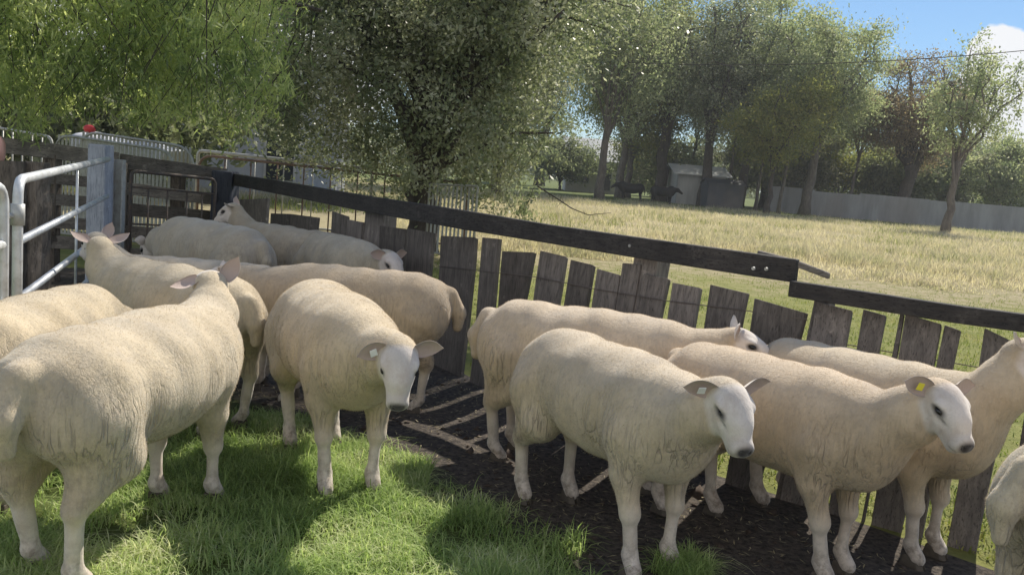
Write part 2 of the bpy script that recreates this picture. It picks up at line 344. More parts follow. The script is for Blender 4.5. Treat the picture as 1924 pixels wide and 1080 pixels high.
# =================================================================== SHEEP
def ell(P, c, r, rot=None):
    q = P-np.array(c)
    if rot is not None: q = q@rot
    r = np.array(r); k0 = np.linalg.norm(q/r, axis=1); k1 = np.linalg.norm(q/(r*r), axis=1)+1e-9
    return k0*(k0-1)/k1
def cone(P, a, b, ra, rb, fl=1.):
    a = np.array(a, float); b = np.array(b, float); ab = b-a; t = np.clip(((P-a)@ab)/(ab@ab), 0, 1)
    q = P-a-t[:, None]*ab
    return np.linalg.norm(q, axis=1)-(ra+(rb-ra)*t)
def smin(a, b, k):
    h = np.maximum(k-np.abs(a-b), 0)/k; return np.minimum(a, b)-h*h*k*.25
def smax(a, b, k): return -smin(-a, -b, k)
HS = .95; WARP = np.array([1.08, 1., 1.])
class SheepSDF:
    def __init__(s, p):
        s.p = p; g = p.get
        s.fat = g('fat', 1.); f = s.fat; s.bend = g('bend', 0.)
        s.poll = np.array(g('poll', (.64, 0, .80))); s.nb = np.array([.40, 0, .60])
        hy, hp, hr = R(g('hyaw', 0)), R(g('hpitch', 40)), R(g('hroll', 0))
        fwd = np.array([math.cos(hp)*math.cos(hy), math.cos(hp)*math.sin(hy), -math.sin(hp)])
        left = np.array([-math.sin(hy), math.cos(hy), 0.]); up = np.cross(fwd, left)
        l2 = left*math.cos(hr)+up*math.sin(hr); u2 = up*math.cos(hr)-left*math.sin(hr)
        s.H = np.stack([fwd, l2, u2], 1)*HS       # columns: head axes, enlarged by HS
        s.legs = g('legs', [(0, 0), (0, 0), (0, 0), (0, 0)])   # FL FR HL HR (dx, dy)
    def hl(s, u, v, w_): return s.poll+s.H@np.array([u/WARP[0], v, w_])
    def feet(s):
        r = []
        for i, (bx, by) in enumerate(((.30, .095), (.30, -.095), (-.40, .105), (-.40, -.105))): r.append((bx+s.legs[i][0], by+s.legs[i][1]))
        return r
    def torso(s, P):
        f = s.fat; Q = P.copy(); Q[:, 1] = Q[:, 1]-s.bend*(P[:, 0]**2)*np.sign(P[:, 0]+1e-6)*(P[:, 0] > 0)
        d = ell(Q, (-.03, 0, .545), (.40, .215*f, .205)); d = smin(d, ell(Q, (-.36, 0, .585), (.205, .185*f, .18)), .10)
        d = smin(d, ell(Q, (.25, 0, .565), (.22, .165*f, .195)), .10); d = smin(d, ell(Q, (.37, 0, .515), (.12, .105, .135)), .10)
        d = smin(d, ell(Q, (-.43, .080, .535), (.125, .092, .13)), .05); d = smin(d, ell(Q, (-.43, -.080, .535), (.125, .092, .13)), .05)
        d = smin(d, ell(Q, (-.02, 0, .61), (.40, .16*f, .145)), .08)
        return d
    def __call__(s, P):
        d = s.torso(P)
        # neck
        nb, po = s.nb, s.poll; mid = nb*.45+po*.55+np.array([.02, 0, -.015]); th = s.hl(-.005, 0, -.028)
        d = smin(d, cone(P, nb+np.array([-.06, 0, -.02]), mid, .140, .096), .10)
        d = smin(d, cone(P, mid, th, .094, .060), .05)
        # tail
        ta = s.p.get('tail', 1.)
        d = smin(d, cone(P, (-.545, 0, .655), (-.60, 0, .56), .045*ta, .036*ta), .03)
        d = smin(d, cone(P, (-.60, 0, .56), (-.595, 0, .475), .038*ta, .026*ta), .02)
        # legs
        for i, (fx, fy) in enumerate(s.feet()):
            sy = 1 if i % 2 == 0 else -1
            if i < 2:
                el = (.26+.3*(fx-.30), sy*.115, .38); kn = (.285+.6*(fx-.30), sy*.118*.5+fy*.5, .235)
                l = cone(P, (.27, sy*.105, .50), el, .098, .060); l = smin(l, cone(P, el, kn, .056, .033), .03)
                l = smin(l, ell(P, (kn[0]+.006, kn[1], kn[2]), (.034, .033, .042)), .02)
                l = smin(l, cone(P, kn, (fx-.01, fy, .095), .0245, .0225), .012); l = smin(l, cone(P, (fx-.014, fy, .08), (fx+.022, fy, .032), .029, .030), .014)
            else:
                sf = (-.30+.2*(fx+.40), sy*.135, .39); hk = (-.445+.7*(fx+.40), sy*.13*.5+fy*.5, .275)
                l = cone(P, (-.37, sy*.115, .51), sf, .125, .080); l = smin(l, cone(P, sf, hk, .072, .040), .035)
                l = smin(l, cone(P, (-.41, sy*.115, .45), (-.435, sy*.12, .33), .088, .043), .04)
                l = smin(l, cone(P, hk, (fx-.025, fy, .095), .030, .024), .012); l = smin(l, cone(P, (fx-.028, fy, .082), (fx+.017, fy, .032), .029, .031), .014)
            d = smin(d, l, .045)
        q = (P-po)@s.H/HS**2*WARP; near = np.linalg.norm(q-np.array([.1, 0, -.02]), axis=1) < .26
        if near.any():
            dn = d[near]; d = d.copy(); d[near] = smin(dn, s.head(q[near])*HS, .022)
        return d
    def head(s, Q):
        h = ell(Q, (.045, 0, .0), (.090, .071, .064))
        h = smin(h, ell(Q, (.105, 0, .002), (.088, .056, .045)), .03)           # forehead to bridge
        h = smin(h, cone(Q, (.10, 0, -.014), (.205, 0, -.042), .051, .042), .025)  # muzzle
        h = smin(h, ell(Q, (.070, .030, -.050), (.070, .026, .046)), .03); h = smin(h, ell(Q, (.070, -.030, -.050), (.070, .026, .046)), .03)
        h = smin(h, cone(Q, (.11, 0, -.062), (.196, 0, -.074), .031, .027), .022)   # lower jaw
        h = smin(h, ell(Q, (.226, 0, -.042), (.023, .040, .028)), .015)
        for sy in (1, -1):
            h = smin(h, ell(Q, (.078, sy*.055, .022), (.034, .018, .015)), .012)   # brow
            h = smax(h, -ell(Q, (.098, sy*.072, .003), (.023, .015, .013)), .010)  # socket
            h = smax(h, -ell(Q, (.246, sy*.017, -.034), (.012, .007, .006)), .005) # nostril
            h = smax(h, -ell(Q, (.145, sy*.062, -.016), (.035, .010, .010)), .015)
        return smax(h, -ell(Q, (.235, 0, -.066), (.032, .040, .004)), .006)       # mouth line
def surface_net(f, lo, hi, st):
    ax = [np.arange(l, h+st, st) for l, h in zip(lo, hi)]; S = [len(a) for a in ax]
    g = np.stack(np.meshgrid(*ax, indexing='ij'), -1).reshape(-1, 3)
    # coarse pass to skip empty space
    val = f(g).reshape(S).astype(np.float32); ins = val < 0
    c = [ins[a:S[0]-1+a, b:S[1]-1+b, e:S[2]-1+e] for a in (0, 1) for b in (0, 1) for e in (0, 1)]
    tot = sum(q.astype(np.int8) for q in c); act = (tot > 0) & (tot < 8); idx = -np.ones(act.shape, np.int64); cells = np.argwhere(act); idx[act] = np.arange(len(cells))
    acc = np.zeros((len(cells), 3)); cnt = np.zeros(len(cells))
    offs = [(a, b, e) for a in (0, 1) for b in (0, 1) for e in (0, 1)]
    for i, A in enumerate(offs):
        for j in range(i+1, 8):
            B = offs[j]
            if sum(abs(x-y) for x, y in zip(A, B)) != 1: continue
            va = val[tuple((cells+A).T)]; vb = val[tuple((cells+B).T)]; m = (va < 0) != (vb < 0); t_ = va/(va-vb+1e-20)
            pt = np.array(A)+(np.array(B)-np.array(A))*t_[:, None]; acc[m] += pt[m]; cnt[m] += 1
    V = (cells+acc/cnt[:, None])*st+np.array(lo)
    F = []
    for axn in range(3):
        sh = [S[0], S[1], S[2]]; sl0 = [slice(None)]*3; sl1 = [slice(None)]*3; sl0[axn] = slice(0, -1); sl1[axn] = slice(1, None)
        ch = ins[tuple(sl0)] != ins[tuple(sl1)]; e = np.argwhere(ch); o1, o2 = [(1, 2), (2, 0), (0, 1)][axn]
        e = e[(e[:, o1] > 0) & (e[:, o2] > 0) & (e[:, o1] < S[o1]-1) & (e[:, o2] < S[o2]-1)]
        flip = ins[tuple(e.T)]
        def cell(d1, d2):
            q = e.copy(); q[:, o1] -= d1; q[:, o2] -= d2; return idx[tuple(q.T)]
        q = np.stack([cell(1, 1), cell(0, 1), cell(0, 0), cell(1, 0)], 1); q[~flip] = q[~flip][:, ::-1]; F.append(q)
    F = np.concatenate(F); return V, F[(F >= 0).all(1)]
def project(f, V, n=2):
    for _ in range(n):
        e = 2e-3; d = f(V); g = np.stack([f(V+np.eye(3)[i]*e)-d for i in range(3)], 1)/e
        V = V-g*(d/np.maximum((g*g).sum(1), .05))[:, None].clip(-.02, .02)
    return V
def subdiv(V, F, sel):
    """split the selected quads in four; bordering quads become slightly T-jointed, closed by projection"""
    Fs = F[sel]; E = np.concatenate([Fs[:, [0, 1]], Fs[:, [1, 2]], Fs[:, [2, 3]], Fs[:, [3, 0]]]); k = np.sort(E, 1); u, inv = np.unique(k, axis=0, return_inverse=True); inv = inv.ravel()
    n = len(Fs); mid = (V[u[:, 0]]+V[u[:, 1]])/2; cen = V[Fs].mean(1); o = len(V); V = np.concatenate([V, mid, cen]); m = inv.reshape(4, n)+o; c = np.arange(n)+o+len(mid)
    new = np.concatenate([np.stack([Fs[:, i], m[i], c, m[(i+3) % 4]], 1) for i in range(4)]); return V, F[~sel], new, u, o
def ear_mesh(sp, side, s_, droop, fwdang, L=.114, W=.0255):
    """cupped leaf-shaped ear, closed with thickness; local sheep coords"""
    nu, nv = 13, 9; base = np.array([.010, side*.052, .022])
    out_ = np.array([math.sin(R(fwdang)), side*math.cos(R(fwdang)), 0]); out_ = out_*math.cos(R(droop))+np.array([0, 0, -1.])*math.sin(R(droop)); out_ /= np.linalg.norm(out_)
    fa = R(max(0., sp.p.get('hpitch', 40)-8)+sp.p.get('eart', 0)); face = np.array([math.cos(fa), side*.25, math.sin(fa)]); face -= out_*(face@out_); face /= np.linalg.norm(face); wid = np.cross(out_, face)
    ins, outs = [], []
    for i in range(nu):
        u = i/(nu-1); w_ = W*(math.sin(math.pi*min(1, (.14+u*.86)**.8))**.75+.02) if u < 1 else W*.05
        cup = .62*(1-u*.8)
        for j in range(nv):
            v = (j/(nv-1)*2-1); a = v*cup*1.7; r = w_/max(cup*1.1, .25)
            c = base+out_*(L*u)-face*(.012*math.sin(u*3.0))
            p = c+wid*(math.sin(a)*r if cup > .05 else v*w_)+face*((1-math.cos(a))*r*.9)
            ins.append(p); th = .0035*(1-.6*abs(v))
            nn = face*math.cos(a)-wid*math.sin(a); outs.append(p-nn*th)
    V = np.array([sp.poll+sp.H@p for p in ins+outs]); n = nu*nv; F = []
    for i in range(nu-1):
        for j in range(nv-1):
            q = (i*nv+j, i*nv+j+1, (i+1)*nv+j+1, (i+1)*nv+j); F.append(q); F.append(tuple(n+k for k in q[::-1]))
    rim = [i*nv for i in range(nu)]+[(nu-1)*nv+j for j in range(1, nv)]+[i*nv+nv-1 for i in range(nu-2, -1, -1)]
    for a, b_ in zip(rim[:-1], rim[1:]): F.append((a, n+a, n+b_, b_))
    inner = np.concatenate([np.ones(n), np.zeros(n)]); return V, np.array(F), inner, base+out_*L*.45+face*.004, out_, face, wid
def mat_fleece(strand=False):
    m, t, b, o = new_mat('fleece_strand' if strand else 'sheep_fleece'); c = N(t, 'ShaderNodeTexCoord').outputs['Object']; oi = N(t, 'ShaderNodeObjectInfo')
    off = N(t, 'ShaderNodeVectorMath', operation='ADD'); t.links.new(c, off.inputs[0]); sc = N(t, 'ShaderNodeVectorMath', operation='SCALE'); t.links.new(oi.outputs['Location'], sc.inputs[0]); sc.inputs['Scale'].default_value = 7.
    t.links.new(sc.outputs[0], off.inputs[1]); v = off.outputs[0]
    sep = N(t, 'ShaderNodeSeparateXYZ'); t.links.new(c, sep.inputs[0])
    hair, dark, inner, dirt = attr(t, 'hair'), attr(t, 'dark'), attr(t, 'inner'), attr(t, 'dirt')
    # cracks running down the flanks
    vs_ = scaled(t, v, (1, 1, .07)); n1 = noise(t, vs_, 36, 2, .5, 0.); n0 = noise(t, v, 4.5, 3)
    cr = mth(t, 'ABSOLUTE', mth(t, 'SUBTRACT', n1, .5)); crack = mapr(t, cr, 0, .045, 1, 0)
    low = mapr(t, sep.outputs[2], .70, .50, 0, 1); amt = mth(t, 'MULTIPLY', mth(t, 'MULTIPLY', mapr(t, n0, .42, .6), low), mapr(t, hair, 0, .5, 1, 0)); crack = mth(t, 'MULTIPLY', crack, amt)
    nf = noise(t, v, 130, 4, .7); nm = noise(t, v, 22, 5, .65); nl = noise(t, v, 5, 4, .6)
    wool = ramp(t, nl, [(.3, (.46, .38, .275)), (.5, (.56, .47, .35)), (.72, (.65, .555, .425))])
    wool = mixc(t, mapr(t, nm, .45, .75, 0, .45), wool, (.42, .355, .27)); wool = mixc(t, mapr(t, nf, .55, .75, 0, .35), wool, (.76, .70, .58))
    nv = noise(t, scaled(t, v, (1, 1, .22)), 75, 4, .65, .3); wool = mixc(t, mth(t, 'MULTIPLY', mapr(t, nv, .46, .68), mapr(t, sep.outputs[2], .80, .62, .12, .55)), wool, (.34, .295, .25))
    ng = noise(t, scaled(t, v, (1, 1, .6)), 7, 5, .65); wool = mixc(t, mth(t, 'MULTIPLY', mapr(t, ng, .48, .66), .4), wool, (.40, .36, .315))
    wool = mixc(t, mth(t, 'MULTIPLY', crack, .38), wool, (.20, .165, .13))
    white = mixc(t, mapr(t, nm, .35, .7, 0, .35), (.68, .62, .57), (.52, .45, .39))
    white = mixc(t, mapr(t, noise(t, v, 11, 4, .6), .48, .66, 0, .5), white, (.50, .40, .335)); white = mixc(t, mapr(t, noise(t, scaled(t, v, (1, 1, 1)), 160, 3, .7), .5, .75, 0, .3), white, (.36, .31, .27))
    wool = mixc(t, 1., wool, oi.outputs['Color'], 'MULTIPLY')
    col = mixc(t, hair, wool, white); col = mixc(t, inner, col, (.40, .30, .255))
    dn = mth(t, 'MULTIPLY', dirt, mapr(t, noise(t, v, 30, 5, .7), .42, .62)); col = mixc(t, dn, col, (.17, .135, .105))
    col = mixc(t, dark, col, (.045, .04, .042))
    t.links.new(col, b.inputs['Base Color']); b.inputs['Roughness'].default_value = .92; b.inputs['Specular IOR Level'].default_value = .12
    b.inputs['Sheen Weight'].default_value = .35; b.inputs['Sheen Roughness'].default_value = .5
    hgt = mth(t, 'SUBTRACT', mth(t, 'ADD', mth(t, 'ADD', mth(t, 'MULTIPLY', nf, .35), mth(t, 'MULTIPLY', nv, .45)), mth(t, 'MULTIPLY', nm, .16)), mth(t, 'MULTIPLY', crack, .8))
    bw = N(t, 'ShaderNodeBump'); bw.inputs['Distance'].default_value = .012; t.links.new(mapr(t, hair, 0, 1, .75, .35), bw.inputs['Strength']); t.links.new(hgt, bw.inputs['Height']); t.links.new(bw.outputs[0], b.inputs['Normal'])
    if strand:
        tr = N(t, 'ShaderNodeBsdfTranslucent'); t.links.new(col, tr.inputs['Color']); ms = N(t, 'ShaderNodeMixShader'); ms.inputs[0].default_value = .5
        t.links.new(b.outputs[0], ms.inputs[1]); t.links.new(tr.outputs[0], ms.inputs[2]); t.links.new(ms.outputs[0], o.inputs['Surface']); t.links.remove(b.inputs['Normal'].links[0])
    return m
M_fleece = mat_fleece(); M_strand = mat_fleece(True)
def strands(rng, V, F, hair, n, L, W):
    q = V[F]; ar = np.linalg.norm(np.cross(q[:, 2]-q[:, 0], q[:, 3]-q[:, 1]), axis=1); hf = hair[F].max(1); ar = ar*np.clip(1.1-hf*.5, .12, 1)
    k = rng.choice(len(F), n, p=ar/ar.sum()); q = q[k]; a, b_ = rng.uniform(0, 1, (2, n, 1)); P = (q[:, 0]*(1-a)+q[:, 1]*a)*(1-b_)+(q[:, 3]*(1-a)+q[:, 2]*a)*b_
    nn = np.cross(q[:, 2]-q[:, 0], q[:, 3]-q[:, 1]); nn /= np.linalg.norm(nn, axis=1)[:, None]+1e-9
    l = L*rng.uniform(.4, 1.3, (n, 1))*np.where(hf[k][:, None] > .3, .3, 1); d = nn+rng.normal(0, .35, (n, 3))+np.array([-.15, 0, -.45]); d /= np.linalg.norm(d, axis=1)[:, None]
    s_ = np.cross(d, rng.normal(0, 1, (n, 3))); s_ /= np.linalg.norm(s_, axis=1)[:, None]; P = P-nn*.002
    v = np.stack([P-s_*W/2, P+s_*W/2, P+d*l], 1).reshape(-1, 3); return v, np.arange(3*n).reshape(n, 3)
def make_sheep(pos, heading, label, s=1., step=.0135, seed=0, tags=(), **p):
    rng = np.random.default_rng(seed); sp = SheepSDF(p)
    root = empty('sheep', (pos[0], pos[1], float(gz(pos[0], pos[1]))), R(heading)); root.scale = (s, s, s)
    tag(root, label, 'sheep', 'sheep penned together in the yard')
    hd = np.stack([sp.hl(a_, b_, c_) for a_ in (-.12, .27) for b_ in (-.1, .1) for c_ in (-.13, .1)])
    lo = np.minimum(np.array([-.70, -.32, -.02]), hd.min(0)-.03); hi = np.maximum(np.array([.62, .32, .84]), hd.max(0)+.03)
    fx = np.array(sp.feet()); lo[:2] = np.minimum(lo[:2], fx.min(0)-.08); hi[:2] = np.maximum(hi[:2], fx.max(0)+.08)
    ph = rng.uniform(0, 6, 8)
    def f(P):
        d = sp(P); lump = .004*np.sin(P[:, 0]*17+ph[0]+2*np.sin(P[:, 2]*9+ph[1]))*np.sin(P[:, 2]*13+P[:, 1]*11+ph[2])+.003*np.sin(P[:, 0]*41+ph[3]+3*np.sin(P[:, 2]*8))*np.clip((P[:, 2]-.3)*6, 0, 1)
        return d-lump*np.clip(np.linalg.norm(P-sp.hl(.12, 0, 0), axis=1)*8-1.2, 0, 1)
    V, F = surface_net(f, lo, hi, step)
    V = project(f, V, 2)
    q = (V-sp.poll)@sp.H/HS**2*WARP; head = (q[:, 0] > -.07) & (np.linalg.norm(q-np.array([.1, 0, -.02]), axis=1) < .24)
    sel = head[F].all(1)
    if sel.any():
        V, F0, new, uedge, o = subdiv(V, F, sel)
        # edges on the border of the refined patch keep their straight midpoint, so no gap opens
        ec = {}
        Fs = F[sel]; E = np.sort(np.concatenate([Fs[:, [0, 1]], Fs[:, [1, 2]], Fs[:, [2, 3]], Fs[:, [3, 0]]]), 1); _, cnt = np.unique(E, axis=0, return_counts=True)
        mv = np.ones(len(V), bool); mv[o:o+len(uedge)] = cnt > 1; Vp = project(f, V, 2); V = np.where(mv[:, None], Vp, V); F = np.concatenate([F0, new])
    q = (V-sp.poll)@sp.H/HS**2*WARP
    face = np.clip((q[:, 0]-.005)/.03, 0, 1)*np.clip((.27-np.linalg.norm(q-np.array([.1, 0, 0]), axis=1))/.05, 0, 1)
    hh_ = np.where(face > 0, sp.head(q), 1.); face *= np.clip(1.25-(hh_-.003)/.012, 0, 1)
    leg = .7*np.clip((.30-V[:, 2])/.10, 0, 1); hair = np.maximum(face, leg)
    nose = ((q-np.array([.243, 0, -.034]))/np.array([.030, .032, .022])); dark = np.clip(1.35-np.linalg.norm(nose, axis=1), 0, 1)*1.6
    for sy in (1, -1):
        nd = ((q-np.array([.246, sy*.016, -.029]))/np.array([.016, .010, .008])); dark = np.maximum(dark, np.clip(1.5-np.linalg.norm(nd, axis=1), 0, 1)*2)
        ed = ((q-np.array([.103, sy*.060, .006]))/np.array([.029, .03, .016])); dark = np.maximum(dark, np.clip(1.4-np.linalg.norm(ed, axis=1), 0, 1)*1.2)
        td = ((q-np.array([.128, sy*.048, -.010]))/np.array([.026, .03, .0065])); dark = np.maximum(dark, np.clip(1.25-np.linalg.norm(td, axis=1), 0, .55))
    md = ((q-np.array([.225, 0, -.062]))/np.array([.040, .055, .005])); dark = np.maximum(dark, np.clip(1.3-np.linalg.norm(md, axis=1), 0, .8))
    mz = ((q-np.array([.225, 0, -.045]))/np.array([.045, .06, .045])); dark = np.maximum(dark, .20*np.clip(1.4-np.linalg.norm(mz, axis=1), 0, 1)); fb = ((q-np.array([.06, 0, .06]))/np.array([.06, .045, .04])); dark = np.maximum(dark, .13*np.clip(1.3-np.linalg.norm(fb, axis=1), 0, 1)*face)
    dark = np.clip(dark, 0, 1)*p.get('nose', 1.); br = np.clip(1.2-np.abs(q[:, 1])/.03, 0, 1)*0
    da = p.get('dirt', .25); dirt = da*np.clip((-.30-V[:, 0])/.12, 0, 1)*np.clip((.52-V[:, 2])/.12, 0, 1)*np.clip((V[:, 2]-.24)/.06, 0, 1)
    dirt = np.maximum(dirt, .75*np.clip((.20-V[:, 2])/.14, 0, 1)); inner = np.zeros(len(V))
    VV, FF, att = [V], [F], {'hair': [hair], 'dark': [dark], 'inner': [inner], 'dirt': [dirt]}; o = len(V); info = {}
    droop = p.get('droop', (6, 6)); fw = p.get('earf', (-8, -8))
    for k, side in enumerate((1, -1)):
        ev, ef, inn, c, a1, a2, a3 = ear_mesh(sp, side, s, droop[k], fw[k]); VV.append(ev); FF.append(ef+o); o += len(ev); info[side] = (c, a1, a2, a3)
        att['hair'].append(np.ones(len(ev))); att['dark'].append(np.zeros(len(ev))); att['inner'].append(inn*.85); att['dirt'].append(np.zeros(len(ev)))
    nst = p.get('strands', 60000); sv, sf = strands(rng, V, F, hair, nst, .0075, .0016)
    me = mesh_np('sheep_body', np.concatenate(VV), np.concatenate(FF), True, {k: ('POINT', np.concatenate(v)) for k, v in att.items()})
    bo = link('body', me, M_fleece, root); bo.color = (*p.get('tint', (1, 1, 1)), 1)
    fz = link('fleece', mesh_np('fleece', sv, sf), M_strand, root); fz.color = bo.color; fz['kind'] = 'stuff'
    for sy in (1, -1):
        mb = MB(); c = sp.hl(.102, sy*.0570, .006); mb_v = []
        pr = p.get('eye', .0165)
        n1, n2 = 10, 8; pts = []; fs = []
        for i in range(n2+1):
            for j in range(n1):
                th = math.pi*i/n2; a = 2*math.pi*j/n1; pts.append(sp.H@np.array([math.sin(th)*math.cos(a)*pr*1.15, math.cos(th)*pr*.8, math.sin(th)*math.sin(a)*pr*.62])+c)
        for i in range(n2):
            for j in range(n1): fs.append((i*n1+j, i*n1+(j+1) % n1, (i+1)*n1+(j+1) % n1, (i+1)*n1+j))
        mb.add(pts, fs); mb.build('eye', M_eye, root, True)
    for (fx_, fy_) in sp.feet():
        mb = MB()
        for c in (1, -1):
            y0 = fy_+c*.004; y1 = fy_+c*.034; x0, x1 = fx_-.035, fx_+.062; z1 = .045
            b4 = [(x0, y0, -.004), (x1, y0+c*.004, -.004), (x1-.02, y1-c*.004, -.004), (x0, y1-c*.002, -.004)]; t4 = [(x0+.006, y0, z1), (x1-.030, y0, z1+.006), (x1-.040, y1-c*.010, z1), (x0+.01, y1-c*.008, z1)]
            if c < 0: b4 = b4[::-1]; t4 = t4[::-1]
            mb.hexa(b4+t4)
        mb.build('hoof', M_hoof, root, False, .004)
    for side, mat in tags:
        c, a1, a2, a3 = info[side]; mb = MB(); cc = c+a2*.004; pts = []
        for dz in (0, .003):
            for (a, b_) in ((-.014, -.013), (.014, -.015), (.013, .013), (-.013, .015)): pts.append(sp.poll+sp.H@(cc+a1*a+a3*b_+a2*dz))
        mb.hexa(pts); mb.build('ear_tag', mat, root, False, .002)
    return root
#SHEEP
def std(dfl=0, dfr=0, dhl=0, dhr=0): return [(dfl, 0), (dfr, 0), (dhl, 0), (dhr, 0)]
make_sheep((-1.28, 3.03), 79, 'big cream sheep at the lower left, rump to the camera, head lifted and turned away', 1.04, .0125, 1, fat=1.13, eart=125, poll=(.55, .06, .80), hyaw=35, hpitch=8, legs=[(-.02, 0), (.05, 0), (.06, 0), (-.02, 0)], tail=1.25, dirt=.3, droop=(15, -62), earf=(-5, -10), tint=(1, .985, .93))
make_sheep((-1.90, 3.55), 86, 'cream sheep beside the pipe gate, mostly hidden behind the big lower-left sheep', 1.0, .015, 2, poll=(.66, -.05, .50), hpitch=60, hyaw=-10, tint=(1, .98, .90))
make_sheep((-1.72, 4.44), 150, 'cream sheep looking away over its neighbour near the gate, both ears raised', 1.02, .0135, 3, poll=(.54, .02, .80), hyaw=-28, hpitch=20, droop=(-30, -30), earf=(-10, -10), eart=120, tint=(1, .98, .90))
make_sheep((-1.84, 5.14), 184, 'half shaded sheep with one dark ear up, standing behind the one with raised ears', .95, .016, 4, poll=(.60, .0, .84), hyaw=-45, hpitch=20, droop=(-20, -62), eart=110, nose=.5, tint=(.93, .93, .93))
make_sheep((-2.30, 6.62), 146, 'shaded grey looking sheep with a round back in front of the dark steel gate', 1.10, .017, 5, poll=(.62, .0, .56), hpitch=55, strands=20000, tint=(.78, .80, .82))  # grey tint paints tree shade into the wool colour
make_sheep((-1.92, 7.40), 150, 'shaded sheep beside the dark corner post, one ear showing behind its neighbour', 1.02, .017, 6, poll=(.58, .02, .86), hyaw=20, hpitch=25, droop=(-20, -60), eart=110, tint=(.70, .71, .72))  # tree shade painted into the wool by a still darker tint
make_sheep((-1.28, 6.66), -55, 'shaded sheep under the tree with head at the pickets, facing right', 1.05, .016, 7, poll=(.60, .04, .70), hyaw=12, hpitch=35, droop=(-5, -5), tint=(.80, .82, .82))  # wool tint darkened to paint in the shade of the tree
make_sheep((-.91, 4.98), 183, 'cream sheep side-on with dirty tail, rump against the tall pickets', 1.03, .0135, 8, poll=(.68, .02, .68), hyaw=8, hpitch=35, dirt=1., droop=(5, -20), legs=std(0, 0, .0, .10), tint=(.90, .84, .77))
make_sheep((-.75, 3.83), -64, 'cream sheep in the middle of the group staring at the camera, ears out sideways', 1.04, .0115, 9, poll=(.65, .06, .665), hyaw=-17, hpitch=50, eart=-12, earf=(-8, 20), tags=((-1, M_tag_w),), legs=[(.02, 0), (.0, 0), (.06, 0), (.08, 0)], fat=1.08, tint=(1.0, .965, .88))
make_sheep((.42, 4.12), -22, 'cream sheep along the pickets with its back to the camera side, looking over the fence', 1.03, .0135, 10, poll=(.59, .03, .72), hyaw=14, hpitch=15, droop=(-38, -38), tags=((-1, M_tag_w),), tail=1.2, tint=(1.02, .98, .95))
make_sheep((.43, 3.33), -61, 'cream sheep right of the middle with closed eye and dark nose, mud flecked hind leg', 1.0, .0115, 11, poll=(.59, .0, .75), hyaw=-10, hpitch=38, dirt=1., tags=((-1, M_tag_w),), droop=(-12, 5), eart=-22, legs=std(.0, .02, .0, -.05), eye=.009, tint=(1.0, .98, .95))
make_sheep((1.07, 3.36), -52, 'cream sheep with a yellow ear tag at the right, white face towards the camera', .98, .0115, 12, poll=(.61, -.01, .80), hyaw=-20, hpitch=34, droop=(0, -12), tags=((-1, M_tag_y),), legs=[(.0, -.0), (.02, .02), (.06, 0), (-.06, 0)], tint=(1.02, .96, .91))
make_sheep((1.53, 3.62), -50, 'cream sheep against the fence at the right, behind the one with the yellow tag', 1.0, .014, 13, poll=(.53, .02, .90), hyaw=5, eart=60, hpitch=12, fat=.95, droop=(-35, -35), tint=(1, .98, .95))
make_sheep((2.00, 2.45), 12, 'sheep cut off by the right edge of the photo, only its rounded rump showing', 1.06, .014, 14, legs=std(0, 0, .05, .0), tint=(1, 1, .97))
#ENDSHEEP

# =================================================================== FENCE OF THE PEN
rg = random.Random(5)
def picket(x0, x1, y0, y1, label, th=.03, zb=-.03, rot=0.):
    a = fence_hit(x0, y0); b_ = fence_hit(x1, y1)
    if a is None or b_ is None: return
    p0, e, n, up = a; p1 = b_[0]
    n3 = np.cross(e, up); n3 = n3 if n3@n > 0 else -n3
    wd = (p1-p0)@e
    wb = rg.uniform(.80, .92)
    def down(p, du): q = p-up*((p[2]-zb)/up[2]); return q+e*du
    k = wd*rg.uniform(-.02, .03); b0 = down(p0, k+wd*(1-wb)/2); b1 = down(p0+e*wd, k-wd*(1-wb)/2)
    mb = MB(); nseg = 5; rings = []
    off = n3*rg.uniform(-.006, .006)
    for i in range(nseg+1):
        f = i/nseg; L_ = b0+(p0-b0)*f+e*rg.uniform(-.004, .004); R_ = b1+(p1-b1)*f+e*rg.uniform(-.004, .004)
        bow = n3*(.008*math.sin(f*3+rg.random()))+off
        rings.append([L_+bow-n3*th/2, R_+bow-n3*th/2, R_+bow+n3*th/2, L_+bow+n3*th/2])
    rings[-1][2] = rings[-1][2]-up*rg.uniform(0, .012); rings[-1][3] = rings[-1][3]-up*rg.uniform(0, .014)
    v = [p for r_ in rings for p in r_]; f_ = [(3, 2, 1, 0), tuple(4*nseg+k for k in (0, 1, 2, 3))]
    for i in range(nseg):
        for k in range(4): f_.append((4*i+k, 4*i+(k+1) % 4, 4*i+4+(k+1) % 4, 4*i+4+k))
    mb.add(v, f_); o = mb.build('picket', M_picket, None, False, .004, origin=tuple((b0+b1)/2))
    tag(o, label, 'picket', 'rough split pickets of the yard fence')
